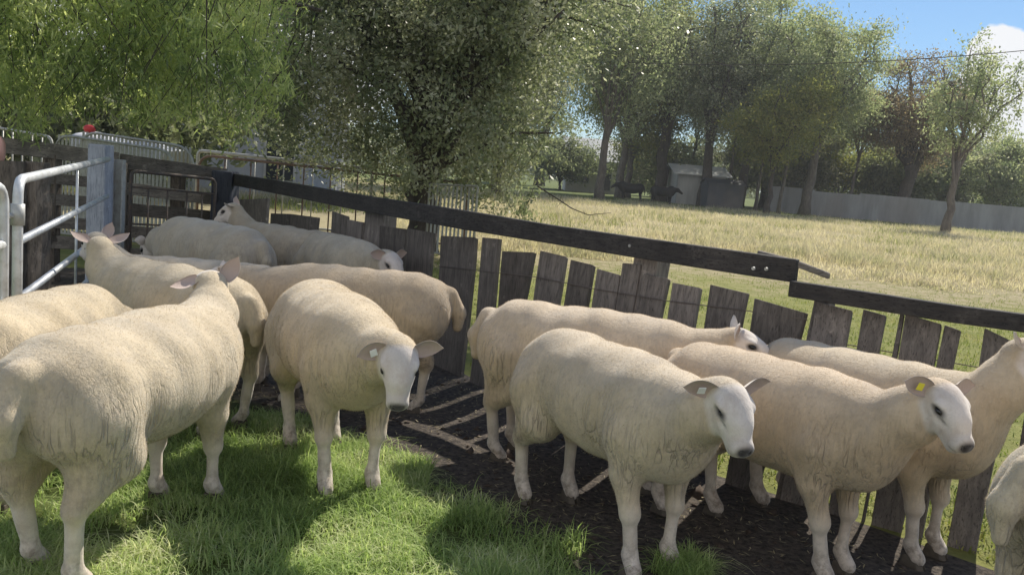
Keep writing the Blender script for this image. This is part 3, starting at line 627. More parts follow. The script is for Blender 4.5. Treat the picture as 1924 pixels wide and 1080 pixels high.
PK = [(453, 505, 375, 373, 'wide grey picket just right of the dark corner post'), (512, 548, 401, 402, 'short picket, second from the dark corner post'),
 (549, 600, 402, 409, 'short wide picket, third from the dark corner post'), (627, 655, 397, 406, 'slim picket left of a narrow gap, under the sagging rail'),
 (657, 686, 412, 418, 'low narrow picket left of the hidden square post'), (717, 766, 424, 430, 'broad shaded picket right of the hidden square post'),
 (771, 818, 430, 437, 'broad shaded picket below the leaning grey panel'), (832, 897, 443, 446, 'widest tall picket above the rump of the side-on sheep'),
 (909, 941, 446, 449, 'tall slim leaning picket standing free with gaps on both sides'), (948, 1006, 472, 474, 'square topped picket above the tail of the sheep by the fence'),
 (1018, 1066, 471, 482, 'picket with a slanting top, second right of the tall slim one'), (1076, 1118, 488, 498, 'narrow picket, third right of the tall slim one'),
 (1126, 1169, 505, 517, 'picket leaning right with open gap before the middle post'), (1173, 1206, 494, 497, 'narrow picket overlapping the middle post'),
 (1211, 1257, 514, 523, 'picket just right of the middle post'), (1268, 1320, 531, 541, 'picket above the raised ear of the sheep looking over'),
 (1339, 1406, 535, 551, 'broad picket above the head of the sheep looking over'), (1423, 1517, 561, 588, 'very broad double picket under the broken rail end'),
 (1536, 1602, 567, 584, 'square picket under the start of the lower rail'), (1625, 1667, 582, 594, 'narrow dark picket in the middle of the lower rail'),
 (1704, 1772, 590, 610, 'broad picket of the pair behind the yellow tagged sheep'), (1774, 1806, 611, 622, 'split narrow picket of the pair behind the yellow tagged sheep'),
 (1852, 1911, 616, 645, 'strongly leaning picket near the right edge'), (1950, 2010, 650, 675, 'picket beyond the right edge behind the sheep head')]
for x0, x1, y0, y1, lb in PK: picket(x0, x1, y0, y1, lb)
picket(1692, 1700, 586, 590, 'thin sliver of a picket left of the broad pair', th=.025)
def rail(pts, hpx, label, w_=.05, name='fence_rail', offn=.07, mat=None):
    q = [fence_hit(*p) for p in pts]; P = [a[0]+a[2]*(-offn) for a in q]; mb = MB()
    for i in range(len(P)-1):
        pass
    # one continuous board through all points
    V = []; m_ = len(P)
    for i, p in enumerate(P):
        up = np.array([0, 0, 1.]); n = q[i][2]; h = hpx[i]
        V += [p-n*w_/2-up*h/2, p+n*w_/2-up*h/2, p+n*w_/2+up*h/2, p-n*w_/2+up*h/2]
    f = [(0, 1, 2, 3), tuple(4*(m_-1)+k for k in (3, 2, 1, 0))]
    for i in range(m_-1):
        for k in range(4): f.append((4*i+k, 4*i+4+k, 4*i+4+(k+1) % 4, 4*i+(k+1) % 4))
    mb.add(V, f); o = mb.build(name, mat or M_rail, None, False, .006, origin=tuple(P[0])); tag(o, label, 'fence rail'); return o
r1 = rail([(440, 336), (560, 357), (700, 383), (890, 414), (1050, 440), (1200, 463), (1350, 485), (1506, 508)], [.125]*4+[.11]*4, 'long dark top rail running from the corner post to its bolted end')
r2 = rail([(1498, 539), (1650, 562), (1800, 585), (1990, 610)], [.075]*4, 'lower dark rail continuing to the right edge', offn=.11)
for (px, py) in ((1206, 462), (1438, 504), (1462, 505)):
    a = fence_hit(px, py); p = a[0]-a[2]*.097; mb = MB(); mb.tube([p+a[2]*.004, p-a[2]*.006], .008, 8); o = mb.build('bolt', M_galv_d); o.parent = r1; o.matrix_parent_inverse = Matrix.Translation(r1.location).inverted()
rail([(1412, 474), (1480, 494), (1552, 520)], [.02, .03, .03], 'loose splintered plank lying behind the rail joint', .03, 'loose_plank', offn=-.06, mat=M_board)
def post(px0, px1, py, label, z0=-.05, mat=M_picket, off=.06, th=.12, name='fence_post', cat_='fence post'):
    a = fence_hit(px0, py); b_ = fence_hit(px1, py); n = a[2]; p = (a[0]+b_[0])/2+n*off; wd = np.linalg.norm(b_[0]-a[0]); mb = MB()
    up = a[3]; base = p-up*((p[2]-z0)/up[2])
    mb.beam(base, p, wd, th, up=n, rough=.004, seg=5, rng=rg); o = mb.build(name, mat, None, False, .008, origin=tuple(base)); tag(o, label, cat_); return o
post(686, 722, 389, 'square weathered post under the top rail, in the shade')
post(1192, 1236, 480, 'square weathered post under the middle of the top rail')
post(1530, 1560, 560, 'post hidden behind the square picket under the lower rail')
# fence wires
for k, (pts, lb) in enumerate([([(830, 500), (940, 512), (1010, 520), (1120, 542), (1260, 565), (1400, 582), (1520, 600)], 'upper thin wire strung along the pickets'), ([(1400, 630), (1600, 650), (1830, 690), (1950, 715)], 'lower thin wire strung behind the right pickets')]):
    mb = MB(); mb.tube([fence_hit(*p)[0]-fence_hit(*p)[2]*.022*(1 if k == 0 else -1) for p in pts], .0025, 5); tag(mb.build('fence_wire', M_wire, None, True), lb, 'wire')
# dark corner post
c = np.array([*FB[0], 0])+np.array([-.16, .04, 0]); mb = MB(); mb.beam(c, c+np.array([0, 0, 1.14]), .26, .22, up=(1, 0, 0), rough=.006, seg=4, rng=rg)
tag(mb.build('corner_post', M_navypost, None, False, .015), 'thick dark corner post where the long top rail begins', 'fence post')

# =================================================================== GATES AND YARD ON THE LEFT
def pt(px, py, Y): return D(px, py, Y)
def line_at(a, b_, f): return np.array(a)*(1-f)+np.array(b_)*f
ga, gb = np.array([-2.10, 3.72, 0]), np.array([-3.13, 6.75, 0])
gt = empty('pipe_gate', tuple(ga), 0); tag(gt, 'long galvanised pipe gate along the left side of the yard', 'gate')
def lo_(v): return [np.array(q)-ga for q in v]
mb = MB(); up = np.array([0, 0, 1.])
top = [ga+up*.12]+arc_pts(ga+up*.5, ga+up*1.19, gb+up*1.23, .09)+[gb+up*1.23]
mb.tube(lo_(top), .021, 10); mb.build('frame', M_galv, gt, True)
for z0, z1 in ((.93, .95), (.68, .68), (.45, .44), (.22, .2)):
    mb = MB(); mb.tube(lo_([ga+up*z0, gb+up*z1]), .018, 10); mb.build('rail', M_galv, gt, True)
for f in (.52,):
    mb = MB(); mb.tube(lo_([line_at(ga, gb, f)+up*.2, line_at(ga, gb, f)+up*1.2]), .008, 8); mb.build('brace', M_galv, gt, True)
for z in (1.0, .3):
    mb = MB(); mb.tube(lo_([ga+up*z, ga+up*(z+.09)]), .028, 10); mb.tube(lo_([ga+up*(z+.04), ga+up*(z+.04)+np.array([-.03, -.07, 0])]), .012, 8); mb.build('hinge', M_galv_d, gt, True)
na, nb_ = np.array([-2.09, 3.60, 0]), np.array([-1.92, 2.2, 0]); g2 = empty('pipe_barrier', tuple(na)); tag(g2, 'galvanised pipe panel cut off by the left edge beside the gate', 'gate')
mb = MB(); pts = [na+up*.12]+arc_pts(na+up*.5, na+up*1.17, nb_+up*1.17, .09)+arc_pts(na+up*1.17, nb_+up*1.17, nb_, .09)+[nb_+up*.12]; mb.tube([q-na for q in pts], .021, 10); mb.build('frame', M_galv, g2, True)
for z in (.93, .68, .45, .22):
    mb = MB(); mb.tube([up*z, nb_-na+up*z], .018, 10); mb.build('rail', M_galv, g2, True)
# tall grey post and channel post
def square_post(x, y, h, w_, mat, label, name='gate_post'):
    mb = MB(); mb.beam((x, y, -.02), (x, y, h), w_, w_*.9, up=(1, 0, 0), rough=.003, seg=3, rng=rg); o = mb.build(name, mat, None, False, .008); tag(o, label, 'post'); return o
q = D(190, 272, 6.95); square_post(q[0], 6.95, q[2], .155, M_bluepost, 'tall square grey post at the far end of the pipe gate')
q = D(226, 300, 7.1); mb = MB()
mb.box((q[0], 7.1, q[2]/2), (.09, .012, q[2])); mb.box((q[0]-.04, 7.07, q[2]/2), (.01, .048, q[2])); mb.box((q[0]+.04, 7.07, q[2]/2), (.01, .048, q[2])); tag(mb.build('steel_channel_post', M_galv_d), 'galvanised steel channel post beside the tall grey post', 'post')
# old bark posts
def bark_post(px, py, Y, r, label):
    p = D(px, py, Y); mb = MB(); n = 9; mb.tube([(p[0]+rg.uniform(-.012, .012), Y, p[2]*i/n-.03*(i == 0)) for i in range(n+1)], [r*(1.12-.15*i/n) for i in range(n+1)], 14, jit=.09, rng=rg)
    tag(mb.build('bark_post', M_bark_post, None, False), label, 'post')
bark_post(22, 303, 7.4, .115, 'thick old log post with bark, nearest the left edge')
bark_post(70, 305, 7.55, .105, 'rough log post with peeling bark, second from the left edge')
# horizontal board fence behind, left run and right run
def board_fence(pL, pR, YL, YR, rows, label, mat=M_board, th=.035):
    a = D(*pL, YL); b_ = D(*pR, YR); root = empty('board_fence', (a[0], YL, 0)); tag(root, label, 'fence'); o0 = np.array([a[0], YL, 0])
    for dz, h in rows:
        mb = MB(); mb.beam(a+np.array([0, 0, dz+rg.uniform(-.01, .01)])-o0, b_+np.array([0, 0, dz+rg.uniform(-.015, .015)])-o0, th, h, rough=.004, seg=8, rng=rg); mb.build('board', mat, root, False, .004)
    for f in (.02, .5, .98):
        p = a*(1-f)+b_*f; mb = MB(); mb.beam(np.array([p[0], p[1]+.09, -.03])-o0, np.array([p[0], p[1]+.09, p[2]-.02])-o0, .12, .12, up=(1, 0, 0), rough=.005, seg=3, rng=rg); mb.build('post', M_bark_post, root, False, .01)
rows = [(0, .14), (-.25, .10), (-.44, .11), (-.64, .11), (-.84, .12)]
board_fence((-60, 266), (222, 302), 7.8, 8.8, rows, 'grey horizontal board fence behind the log posts and pipe gate')
board_fence((225, 303), (425, 331), 8.95, 9.7, [(0, .15), (-.27, .12), (-.47, .13), (-.70, .12), (-.92, .12)], 'grey horizontal board fence behind the dark steel gate')
# dark steel gate
a = D(246, 321, 8.4); b_ = D(405, 337, 9.1); a0 = np.array([a[0], 8.4, 0]); dgate = empty('steel_gate', tuple(a0)); tag(dgate, 'dark rusty steel gate with rounded corners between the posts', 'gate')
A, B = a-a0, b_-a0; mb = MB(); za, zb = A[2], B[2]; A0 = A*np.array([1, 1, 0]); B0 = B*np.array([1, 1, 0])
mb.tube([A0+up*.1]+arc_pts(A0, A, B, .07)+arc_pts(A, B, B0, .07)+[B0+up*.1, A0+up*.1], .017, 8); mb.build('frame', M_darksteel, dgate, True)
for f in (.2, .42, .65, .84):
    mb = MB(); p = A0*(1-f)+B0*f; mb.tube([p+up*.1, p+up*((za*(1-f)+zb*f)-.155)], .009, 6); mb.build('bar', M_darksteel, dgate, True)
for dz in (-.15, -.5, -.8):
    mb = MB(); mb.tube([A+up*dz, B+up*dz], .011, 6); mb.build('crossbar', M_darksteel, dgate, True)
# panels stacked in the yard behind
def stock_panel(pL, pR, YL, YR, nbar, label, mat, r=.018, barr=.008, corner=.12, nh=1, flat=False, h=None, group=None, bw=None, name='stock_panel'):
    a = D(*pL, YL); b_ = D(*pR, YR); o0 = np.array([a[0], YL, 0]); root = empty(name, tuple(o0)); tag(root, label, 'panel', group)
    A, B = a-o0, b_-o0; A0 = A*np.array([1, 1, 0]); B0 = B*np.array([1, 1, 0]); mb = MB()
    mb.tube([A0+up*.03]+arc_pts(A0, A, B, corner)+arc_pts(A, B, B0, corner)+[B0+up*.03], r, 8); mb.build('frame', mat, root, True)
    mb = MB(); mb.tube([A0+up*.12, B0+up*.12], r*.8, 6); mb.build('bottom_rail', mat, root, True)
    for i in range(nbar):
        f = (i+1)/(nbar+1); p = A0*(1-f)+B0*f; zt = (A[2]*(1-f)+B[2]*f); mb = MB()
        if flat: mb.beam(p+up*.12, p+up*zt, bw or .03, .006, up=np.cross(up, (B0-A0)/np.linalg.norm(B0-A0)))
        else: mb.tube([p+up*.12, p+up*zt], barr, 5)
        mb.build('bar', mat, root, not flat)
    return root
stock_panel((-30, 236), (98, 258), 12.5, 12., 6, 'galvanised stock panel at the far left behind the board fence', M_galv_d, r=.02, barr=.012)
stock_panel((104, 252), (327, 285), 11.4, 11.0, 30, 'slatted stock panel, front one of the stacked row behind the boards', M_galv_d, flat=True, bw=.032, corner=.25)
stock_panel((150, 246), (365, 278), 12.2, 11.8, 28, 'slatted stock panel, rear one of the stacked row behind the boards', M_galv_d, flat=True, bw=.035, corner=.3)
stock_panel((374, 291), (880, 345), 15.0, 14.4, 9, 'long rusty panel with thin uprights behind the top rail', M_rust, r=.022, barr=.013, corner=.25)
stock_panel((372, 283), (700, 318), 15.6, 15.2, 5, 'pale pipe panel just behind the long rusty one', M_galv_d, r=.03, barr=.012, corner=.1)
stock_panel((808, 346), (898, 350), 12.9, 12.6, 11, 'light grey slatted panel leaning beside the tree trunk', M_galv_d, flat=True, bw=.03, corner=.03)
# tarpaulin over a stack, red cap, pink cloth
def drape(px0, px1, py, Y, w_, z_top, label, mat):
    a = D(px0, py, Y); b_ = D(px1, py+30, Y); n = 22; k = 10; V = []; rr = np.random.default_rng(3)
    for i in range(n+1):
        for j in range(k+1):
            f = i/n; g = j/k; z = a[2]*(1-f)+b_[2]*f-.06+.06*math.sin(g*math.pi)+.04*math.sin(f*11)*math.sin(g*4)+rr.uniform(-.012, .012)-(.25 if j in (0, k) else 0)
            V.append((a[0]*(1-f)+b_[0]*f, Y+(g-.3)*w_, z))
    F = [(i*(k+1)+j, i*(k+1)+j+1, (i+1)*(k+1)+j+1, (i+1)*(k+1)+j) for i in range(n) for j in range(k)]
    o = link('tarpaulin', mesh_np('tarp', np.array(V), np.array(F), True), mat); so = o.modifiers.new('s', 'SOLIDIFY'); so.thickness = .01; tag(o, label, 'tarpaulin')
drape(150, 322, 250, 13.0, 1.2, 1.4, 'crumpled white tarpaulin spread over the stacked panels', M_tarp)
def blob(c, r, mat, name, label, cat_, seed=1, lump=.18):
    rr = np.random.default_rng(seed); n1, n2 = 16, 10; V = []; ph = rr.uniform(0, 6, 6)
    for i in range(n2+1):
        for j in range(n1):
            th = math.pi*i/n2; a = 2*math.pi*j/n1; k = 1+lump*math.sin(3*a+ph[0])*math.sin(th)*math.sin(2*th+ph[1]); V.append((c[0]+r[0]*k*math.sin(th)*math.cos(a), c[1]+r[1]*k*math.sin(th)*math.sin(a), c[2]+r[2]*math.cos(th)*k))
    F = [(i*n1+j, (i+1)*n1+j, (i+1)*n1+(j+1) % n1, i*n1+(j+1) % n1) for i in range(n2) for j in range(n1)]
    return tag(link(name, mesh_np(name, np.array(V), np.array(F), True), mat), label, cat_)
q = D(168, 243, 12.6); blob(q, (.08, .06, .06), M_red, 'red_bag', 'small bright red bag on the white tarpaulin', 'bag', 4)
q = D(-2, 280, 7.7); blob(q, (.06, .05, .11), M_pink, 'pink_cloth', 'pink cloth bundled on the top board at the left edge', 'cloth', 7, .3)

# =================================================================== BUILDINGS
def gable(x0, x1, y0, y1, hw, hr, name, label, wall, roof, wins=(), over=.4):
    root = empty(name, ((x0+x1)/2, (y0+y1)/2, 0)); tag(root, label, 'building'); cx, cy = (x0+x1)/2, (y0+y1)/2; X, Y_ = (x1-x0)/2, (y1-y0)/2
    mb = MB(); mb.add([(-X, -Y_, 0), (X, -Y_, 0), (X, Y_, 0), (-X, Y_, 0), (-X, -Y_, hw), (X, -Y_, hw), (X, Y_, hw), (-X, Y_, hw), (-X, 0, hr-.06), (X, 0, hr-.06)], [(0, 1, 5, 4), (1, 2, 6, 9, 5), (2, 3, 7, 6), (3, 0, 4, 8, 7)]); mb.build('wall', wall, root)
    mb = MB(); Xo, Yo = X+over, Y_+over; sl = (hr-hw)/Y_; ze = hw-over*sl
    for s_ in (-1, 1):
        p = [(-Xo, s_*Yo, ze), (Xo, s_*Yo, ze), (Xo, 0, hr), (-Xo, 0, hr)]; p = p if s_ < 0 else p[::-1]
        mb.hexa(p+[(a, b_, c_+.08) for a, b_, c_ in p])
    mb.build('roof', roof, root)
    for (wx, wz, ww, wh, kind) in wins:
        mb = MB(); mb.box((wx, -Y_-.03, wz), (ww+.16, .05, wh+.16)); fo = mb.build(kind, M_roof, root); mb = MB(); mb.box((wx, -Y_-.07, wz), (ww, .04, wh)); mb.build('pane', M_glass, fo)
    return root
gable(4.0, 9.2, 80, 86, 3.0, 4.8, 'farm_house', 'pale farmhouse with a veranda roof beyond the paddock, left of the dark cattle', M_wallcream, M_roof, [(-1.3, 1.5, 1.4, 1.3, 'window'), (.9, 1.3, 1.0, 2.0, 'door')])
gable(42.2, 52, 72, 80, 3.2, 6.4, 'farm_house', 'house with a brown roof at the right edge behind the iron fence', M_wallcream, M_roof_b, [(-2, 1.7, 1.4, 1.2, 'window')])
gable(-10.2, -6.3, 26.5, 32, 3.4, 4.4, 'shed', 'blue grey shed behind the rusty panels, half hidden by leaves', M_wallgrey, M_roof, [(1.1, 1.5, .8, 1.9, 'door'), (-.7, 2.1, .8, .7, 'window')])
gable(11.2, 14.6, 64, 69, 2.2, 2.8, 'shed', 'pale low shed between the dark tree trunks', M_corr_l, M_roof)
gable(12.5, 14.9, 59.6, 62, 1.6, 1.9, 'shed', 'small dark shed beside the pale low one', M_corr_d, M_corr_d, over=.1)
# corrugated fence across the back
def iron_fence(a, b_, h, label, mat):
    a = np.array([*a, 0.]); b_ = np.array([*b_, 0.]); L = np.linalg.norm(b_-a); e = (b_-a)/L; n = np.array([-e[1], e[0], 0]); m_ = int(L/.11); root = empty('iron_fence', tuple(a)); tag(root, label, 'fence'); rr = random.Random(2)
    V = []; hs = h
    for i in range(m_+1):
        if i % 14 == 0: hs = h+rr.uniform(-.07, .07)
        p = e*(L*i/m_)+n*(.03*(1 if i % 2 else -1)); V += [p, p+np.array([0, 0, hs])]
    F = [(2*i, 2*i+2, 2*i+3, 2*i+1) for i in range(m_)]
    link('sheet', mesh_np('iron', np.array(V), np.array(F)), mat, root)
    k = int(L/3)
    for i in range(k+1):
        mb = MB(); p = e*(L*i/k)+n*.1; mb.beam(p, p+up*(h+.12), .1, .1, up=(1, 0, 0)); mb.build('post', M_bark_grey, root)
iron_fence((17.5, 63), (48, 59), 1.75, 'long grey corrugated iron fence across the back of the paddock', M_corr)
# overhead wire
mb = MB(); w0, w1 = D(1180, 118, 34), D(2150, 70, 30); pts = [w0*(1-f)+w1*f-up*(1.1*4*f*(1-f)*.35) for f in np.linspace(0, 1, 18)]; mb.tube(pts, .014, 5); tag(mb.build('overhead_wire', M_black, None, True), 'thin black overhead wire crossing the sky at the right', 'wire')

# =================================================================== CATTLE
def cattle(pos, heading, s, label, step=.05):
    def f(P):
        d = ell(P, (0, 0, .88), (.80, .32, .36)); d = smin(d, ell(P, (-.6, 0, .98), (.32, .28, .30)), .15); d = smin(d, ell(P, (.58, 0, .95), (.32, .25, .38)), .15)
        d = smin(d, cone(P, (.7, 0, 1.05), (1.05, 0, 1.08), .24, .15), .12); d = smin(d, cone(P, (1.08, 0, 1.08), (1.42, 0, .86), .13, .075), .08)
        for sy in (1, -1):
            d = smin(d, cone(P, (.55, sy*.16, .75), (.55, sy*.17, .40), .13, .065), .08); d = smin(d, cone(P, (.55, sy*.17, .4), (.55, sy*.17, .03), .06, .05), .03)
            d = smin(d, cone(P, (-.68, sy*.16, .85), (-.66, sy*.17, .48), .18, .08), .08); d = smin(d, cone(P, (-.68, sy*.17, .46), (-.74, sy*.17, .03), .07, .05), .03)
            d = smin(d, ell(P, (1.04, sy*.22, 1.14), (.05, .11, .04)), .03)
        d = smin(d, cone(P, (-.9, 0, 1.1), (-.98, 0, .45), .04, .025), .03); return d
    V, F = surface_net(f, (-1.2, -.5, -.05), (1.6, .5, 1.5), step); V = project(f, V, 1); root = link('cattle', mesh_np('cattle', V, F, True), M_cattle)
    root.location = pos; root.rotation_euler = (0, 0, R(heading)); root.scale = (s, s, s); tag(root, label, 'cow', 'black cattle under the far trees')
cattle((7.5, 60.5, 0), 178, .95, 'black cow under the far trees, on the left of the pair')
cattle((9.5, 59.5, 0), 8, .92, 'black cow under the far trees, on the right of the pair')

# =================================================================== TREES
def tree(name, label, base, H_, r0, crown, zc, nl, nleaf, L, W, lm, bm, seed, split=.35, lean=(0, 0), clump=.5, droop=.3, group=None, flat=.8, shade=(), sub=7):
    """base xy; crown=(rx,ry); zc=(low,high) of the crown; leaves cluster round branch tips"""
    rr = np.random.default_rng(seed); root = empty(name, (base[0], base[1], 0)); tag(root, label, 'tree', group)
    mb = MB(); rng_ = random.Random(seed); hs = H_*split; tp = [np.zeros(3)-up*.1]; n = 6
    for i in range(1, n+1):
        f = i/n; tp.append(np.array([lean[0]*hs*f, lean[1]*hs*f, hs*f])+rr.normal(0, r0*.25, 3)*np.array([1, 1, 0]))
    mb.tube(tp, [r0*(1.35 if i == 0 else 1-.35*i/n) for i in range(n+1)], 9, jit=.07, rng=rng_)
    top = tp[-1]; tips = []
    cen = np.array([lean[0]*H_*.8, lean[1]*H_*.8, (zc[0]+zc[1])/2]); rad = np.array([crown[0], crown[1], (zc[1]-zc[0])/2])
    def limb(p, q, ra, rb, n=6, wob=.10):
        L_ = np.linalg.norm(q-p); pts = []
        for i in range(n+1):
            f = i/n; pts.append(p*(1-f)+q*f+(rr.normal(0, wob*L_*.35, 3)*math.sin(f*3.14))+up*(L_*.10*math.sin(f*3.14)))
        mb.tube(pts, [ra+(rb-ra)*i/n for i in range(n+1)], 6, cap=False); return pts
    for i in range(nl):
        a = 2*np.pi*(i+rr.uniform(-.3, .3))/nl; el = rr.uniform(-.35, 1.)**1; ph = np.arcsin(np.clip(el, -1, 1))
        tgt = cen+rad*np.array([math.cos(a)*math.cos(ph), math.sin(a)*math.cos(ph), math.sin(ph)])*rr.uniform(.55, .85)
        st = top if i % 2 else tp[rr.integers(max(n-2, 1), n+1)]
        P_ = limb(st, tgt, r0*rr.uniform(.32, .5), r0*.10)
        for j in range(sub):
            s0 = P_[rr.integers(2, len(P_))]; dv = rr.normal(0, 1, 3); dv /= np.linalg.norm(dv); t2 = s0+dv*rad*rr.uniform(.25, .5)
            t2 = cen+(t2-cen)*min(1, 1.0/max(1e-3, np.linalg.norm((t2-cen)/rad))); Q_ = limb(s0, t2, r0*.12, r0*.03, 4)
            tips += [Q_[-1], Q_[-2], Q_[2]*.5+Q_[-1]*.5]
            for k in range(3):
                dv = rr.normal(0, 1, 3); dv /= np.linalg.norm(dv); t3 = Q_[-1]+dv*rad*rr.uniform(.08, .22); tips.append(t3)
    dense = []
    for (ex, ey, ez, er, en) in shade:
        c_ = np.array([ex-base[0], ey-base[1], ez]); limb(top, c_, r0*.4, r0*.12, 6)
        for k in range(12): limb(c_, c_+rr.normal(0, er*.7, 3), r0*.1, r0*.03, 4)
        cl = c_+rr.normal(0, er*.6, (40, 3)); dense.append(cl[rr.integers(0, 40, en)]+rr.normal(0, er*.32, (en, 3)))
    mb.build('trunk', bm, root, True)
    T = np.array(tips); wts = rr.uniform(.2, 1.6, len(T)); wts /= wts.sum(); idx = rr.choice(len(T), nleaf, p=wts)
    sg = clump*rr.uniform(.5, 1.3, len(T))[idx][:, None]; P = T[idx]+rr.normal(0, 1, (nleaf, 3))*sg*np.array([1, 1, flat*.8])
    P = P[P[:, 2] > .25]
    if dense: P = np.concatenate([P]+dense)
    V, F, A = leaves(rr, P, L, W, droop); A = np.clip(A*.6+.4*rr.uniform(0, 1, len(T))[idx[:len(A)]] if len(A) == nleaf else A, 0, 1)
    o = link('crown', mesh_np('crown', V, F, False, {'rnd': ('FACE', A)}), lm, root); return root
# the big olive-green tree behind the fence: trunk at photo pixel (785, 440)
tree('yard_tree', 'large dark tree with low spreading crown just behind the yard fence', (-1.55, 14.2), 7.0, .27, (3.7, 3.2), (2.3, 6.5), 13, 40000, .09, .037, M_leaf_olive, M_bark_dark, 21, split=.26, clump=.42, sub=9, shade=((1.0, 13.0, 7.5, 1.25, 15000), (1.7, 13.6, 7.6, 1.2, 14000), (2.3, 12.7, 7.4, 1.15, 14000), (1.3, 12.0, 7.3, .8, 4500)))  # leaf masses above the view, added to throw shade on the rear sheep
rr0 = np.random.default_rng(77)
def foliage_skirt(px0, px1, py0, py1, Y0, Y1, n_tw, n_leaf, L, W, seed, root, base, mat, bm, length=(.5, 1.1), spread=.16, droop_=.6, hang=.8):
    """hanging twigs with leaves, filling the low part of a crown"""
    rr = np.random.default_rng(seed); mb = MB(); Ps = []; cv = []
    for i in range(n_tw):
        Y = rr.uniform(Y0, Y1); px = rr.uniform(px0, px1); py = rr.uniform(py0, py1) if not callable(py1) else rr.uniform(py0, py1(px))
        p = D(px, py, Y); ln = rr.uniform(*length); a = rr.uniform(0, 6.28); q = p+np.array([math.cos(a)*ln*.6, math.sin(a)*ln*.6, ln*hang])
        m_ = (p+q)/2+np.array([math.cos(a), math.sin(a), 0])*ln*.12+up*ln*.12; pts = [((1-t_)**2*q+2*t_*(1-t_)*m_+t_*t_*p) for t_ in np.linspace(0, 1, 5)]
        mb.tube([s-base for s in pts], [.006, .005, .004, .003, .002], 4, cap=False)
        k = int(n_leaf/n_tw*rr.uniform(.4, 1.7)); nc = 7; tc_ = rr.uniform(0, 1, nc); cc = ((1-tc_)**2)[:, None]*q+(2*tc_*(1-tc_))[:, None]*m_+(tc_*tc_)[:, None]*p+rr.normal(0, spread*.55, (nc, 3))
        ci = rr.integers(0, nc, k); Ps.append(cc[ci]+rr.normal(0, 1, (k, 3))*spread*rr.uniform(.3, .8, nc)[ci][:, None]); cv += list(np.clip(rr.uniform(0, 1)*.5+rr.uniform(0, .5, nc)[ci], 0, 1))
    P = np.concatenate(Ps)-base; V, F, A = leaves(rr, P, L, W, droop_); A = A*.5+np.array(cv)*.5; mb.build('twigs', bm, root, True)
    tw_ = [c for c in root.children if c.name.startswith('twigs')]; tw_[-1]['kind'] = 'stuff'
    link('leaves', mesh_np('skirt', V, F, False, {'rnd': ('FACE', A)}), mat, root)
yt = [o for o in C.objects if o.name == 'yard_tree'][0]
mb = MB(); yb = np.array([-1.55, 14.2, 0])
for (pts_, ra) in (([(790, 330, 14.1), (770, 250, 13.9), (735, 170, 13.6), (700, 90, 13.3), (650, -10, 13.)], .11), ([(790, 310, 14.1), (830, 240, 13.8), (880, 180, 13.4), (960, 110, 13.2), (1060, 20, 13.)], .09), ([(800, 330, 14.), (870, 290, 13.4), (960, 250, 13.), (1040, 250, 12.8)], .05), ([(770, 250, 13.9), (790, 150, 13.5), (800, 40, 13.3)], .08), ([(735, 170, 13.6), (640, 120, 13.2), (590, 20, 13.)], .05), ([(880, 180, 13.4), (890, 90, 13.1), (930, -10, 13.)], .05)):
    q = [D(*p)-yb for p in pts_]; m_ = len(q); mb.tube(q, [ra*(1-.75*i/(m_-1)) for i in range(m_)], 7, jit=.05)
o = mb.build('limbs', M_bark_dark, yt, True)
def low1(px): return 372+14*math.sin(px*.05)-max(0, abs(px-790)-120)**1.25*.16
foliage_skirt(490, 1005, -60, low1, 12.2, 16., 470, 50000, .080, .038, 31, yt, np.array([-1.55, 14.2, 0]), M_leaf_olive, M_bark_dark, (.4, .9), .24, .1, .35)
foliage_skirt(930, 1005, 250, 430, 12.6, 13.4, 24, 1600, .08, .03, 33, yt, np.array([-1.55, 14.2, 0]), M_leaf_olive, M_bark_dark, (.3, .7), .10)
# dangling bare twig at the right of that tree
tw = [(1010, 350, 12.6), (1045, 372, 12.5), (1075, 392, 12.4), (1105, 404, 12.4), (1148, 400, 12.3)]; mb = MB(); P_ = [D(*p)-np.array([-1.55, 14.2, 0]) for p in tw]; mb.tube(P_, [.012, .010, .008, .006, .003], 5)
for i in range(14):
    f = rr0.uniform(0, 3.99); k = int(f); p = P_[k]*(1-f+k)+P_[k+1]*(f-k); mb.tube([p, p+rr0.normal(0, .05, 3)], [.004, .002], 4)
mb.build('dead_twig', M_bark_dark, yt, True)
# pepper tree hanging over the gates from the left
pep = empty('pepper_tree', (-8.0, 9.5, 0)); tag(pep, 'bright green weeping tree hanging over the gates at the upper left', 'tree'); pb = np.array([-8., 9.5, 0])
mb = MB(); mb.tube([(0, 0, -.1), (.1, 0, 1.2), (.05, .1, 2.4), (.3, 0, 3.6)], [.35, .28, .25, .2], 10, jit=.06)
for (tx, ty, tz) in ((4.8, -.6, 3.6), (5.6, .8, 3.0), (3.5, -1.2, 4.4), (2.2, .8, 5.2), (-2, 1, 5), (-1, -3, 4.5), (4.2, 1.6, 3.9), (1.0, 3, 5)):
    q = np.array([tx, ty, tz]); s0 = np.array([.1, 0, 2.4]); m_ = (s0+q)/2+up*.7; mb.tube([((1-f)**2*s0+2*f*(1-f)*m_+f*f*q) for f in np.linspace(0, 1, 9)], [.13-.0135*i for i in range(9)], 7)
mb.build('trunk', M_bark_dark, pep, True)
def lowp(px): return 244+18*math.sin(px*.031)+10*math.sin(px*.11)+(20 if 380 < px < 450 else 0)
foliage_skirt(-120, 500, -90, lowp, 7.4, 10.0, 430, 44000, .105, .0185, 41, pep, pb, M_leaf_pepper, M_bark_dark, (.5, 1.2), .13)
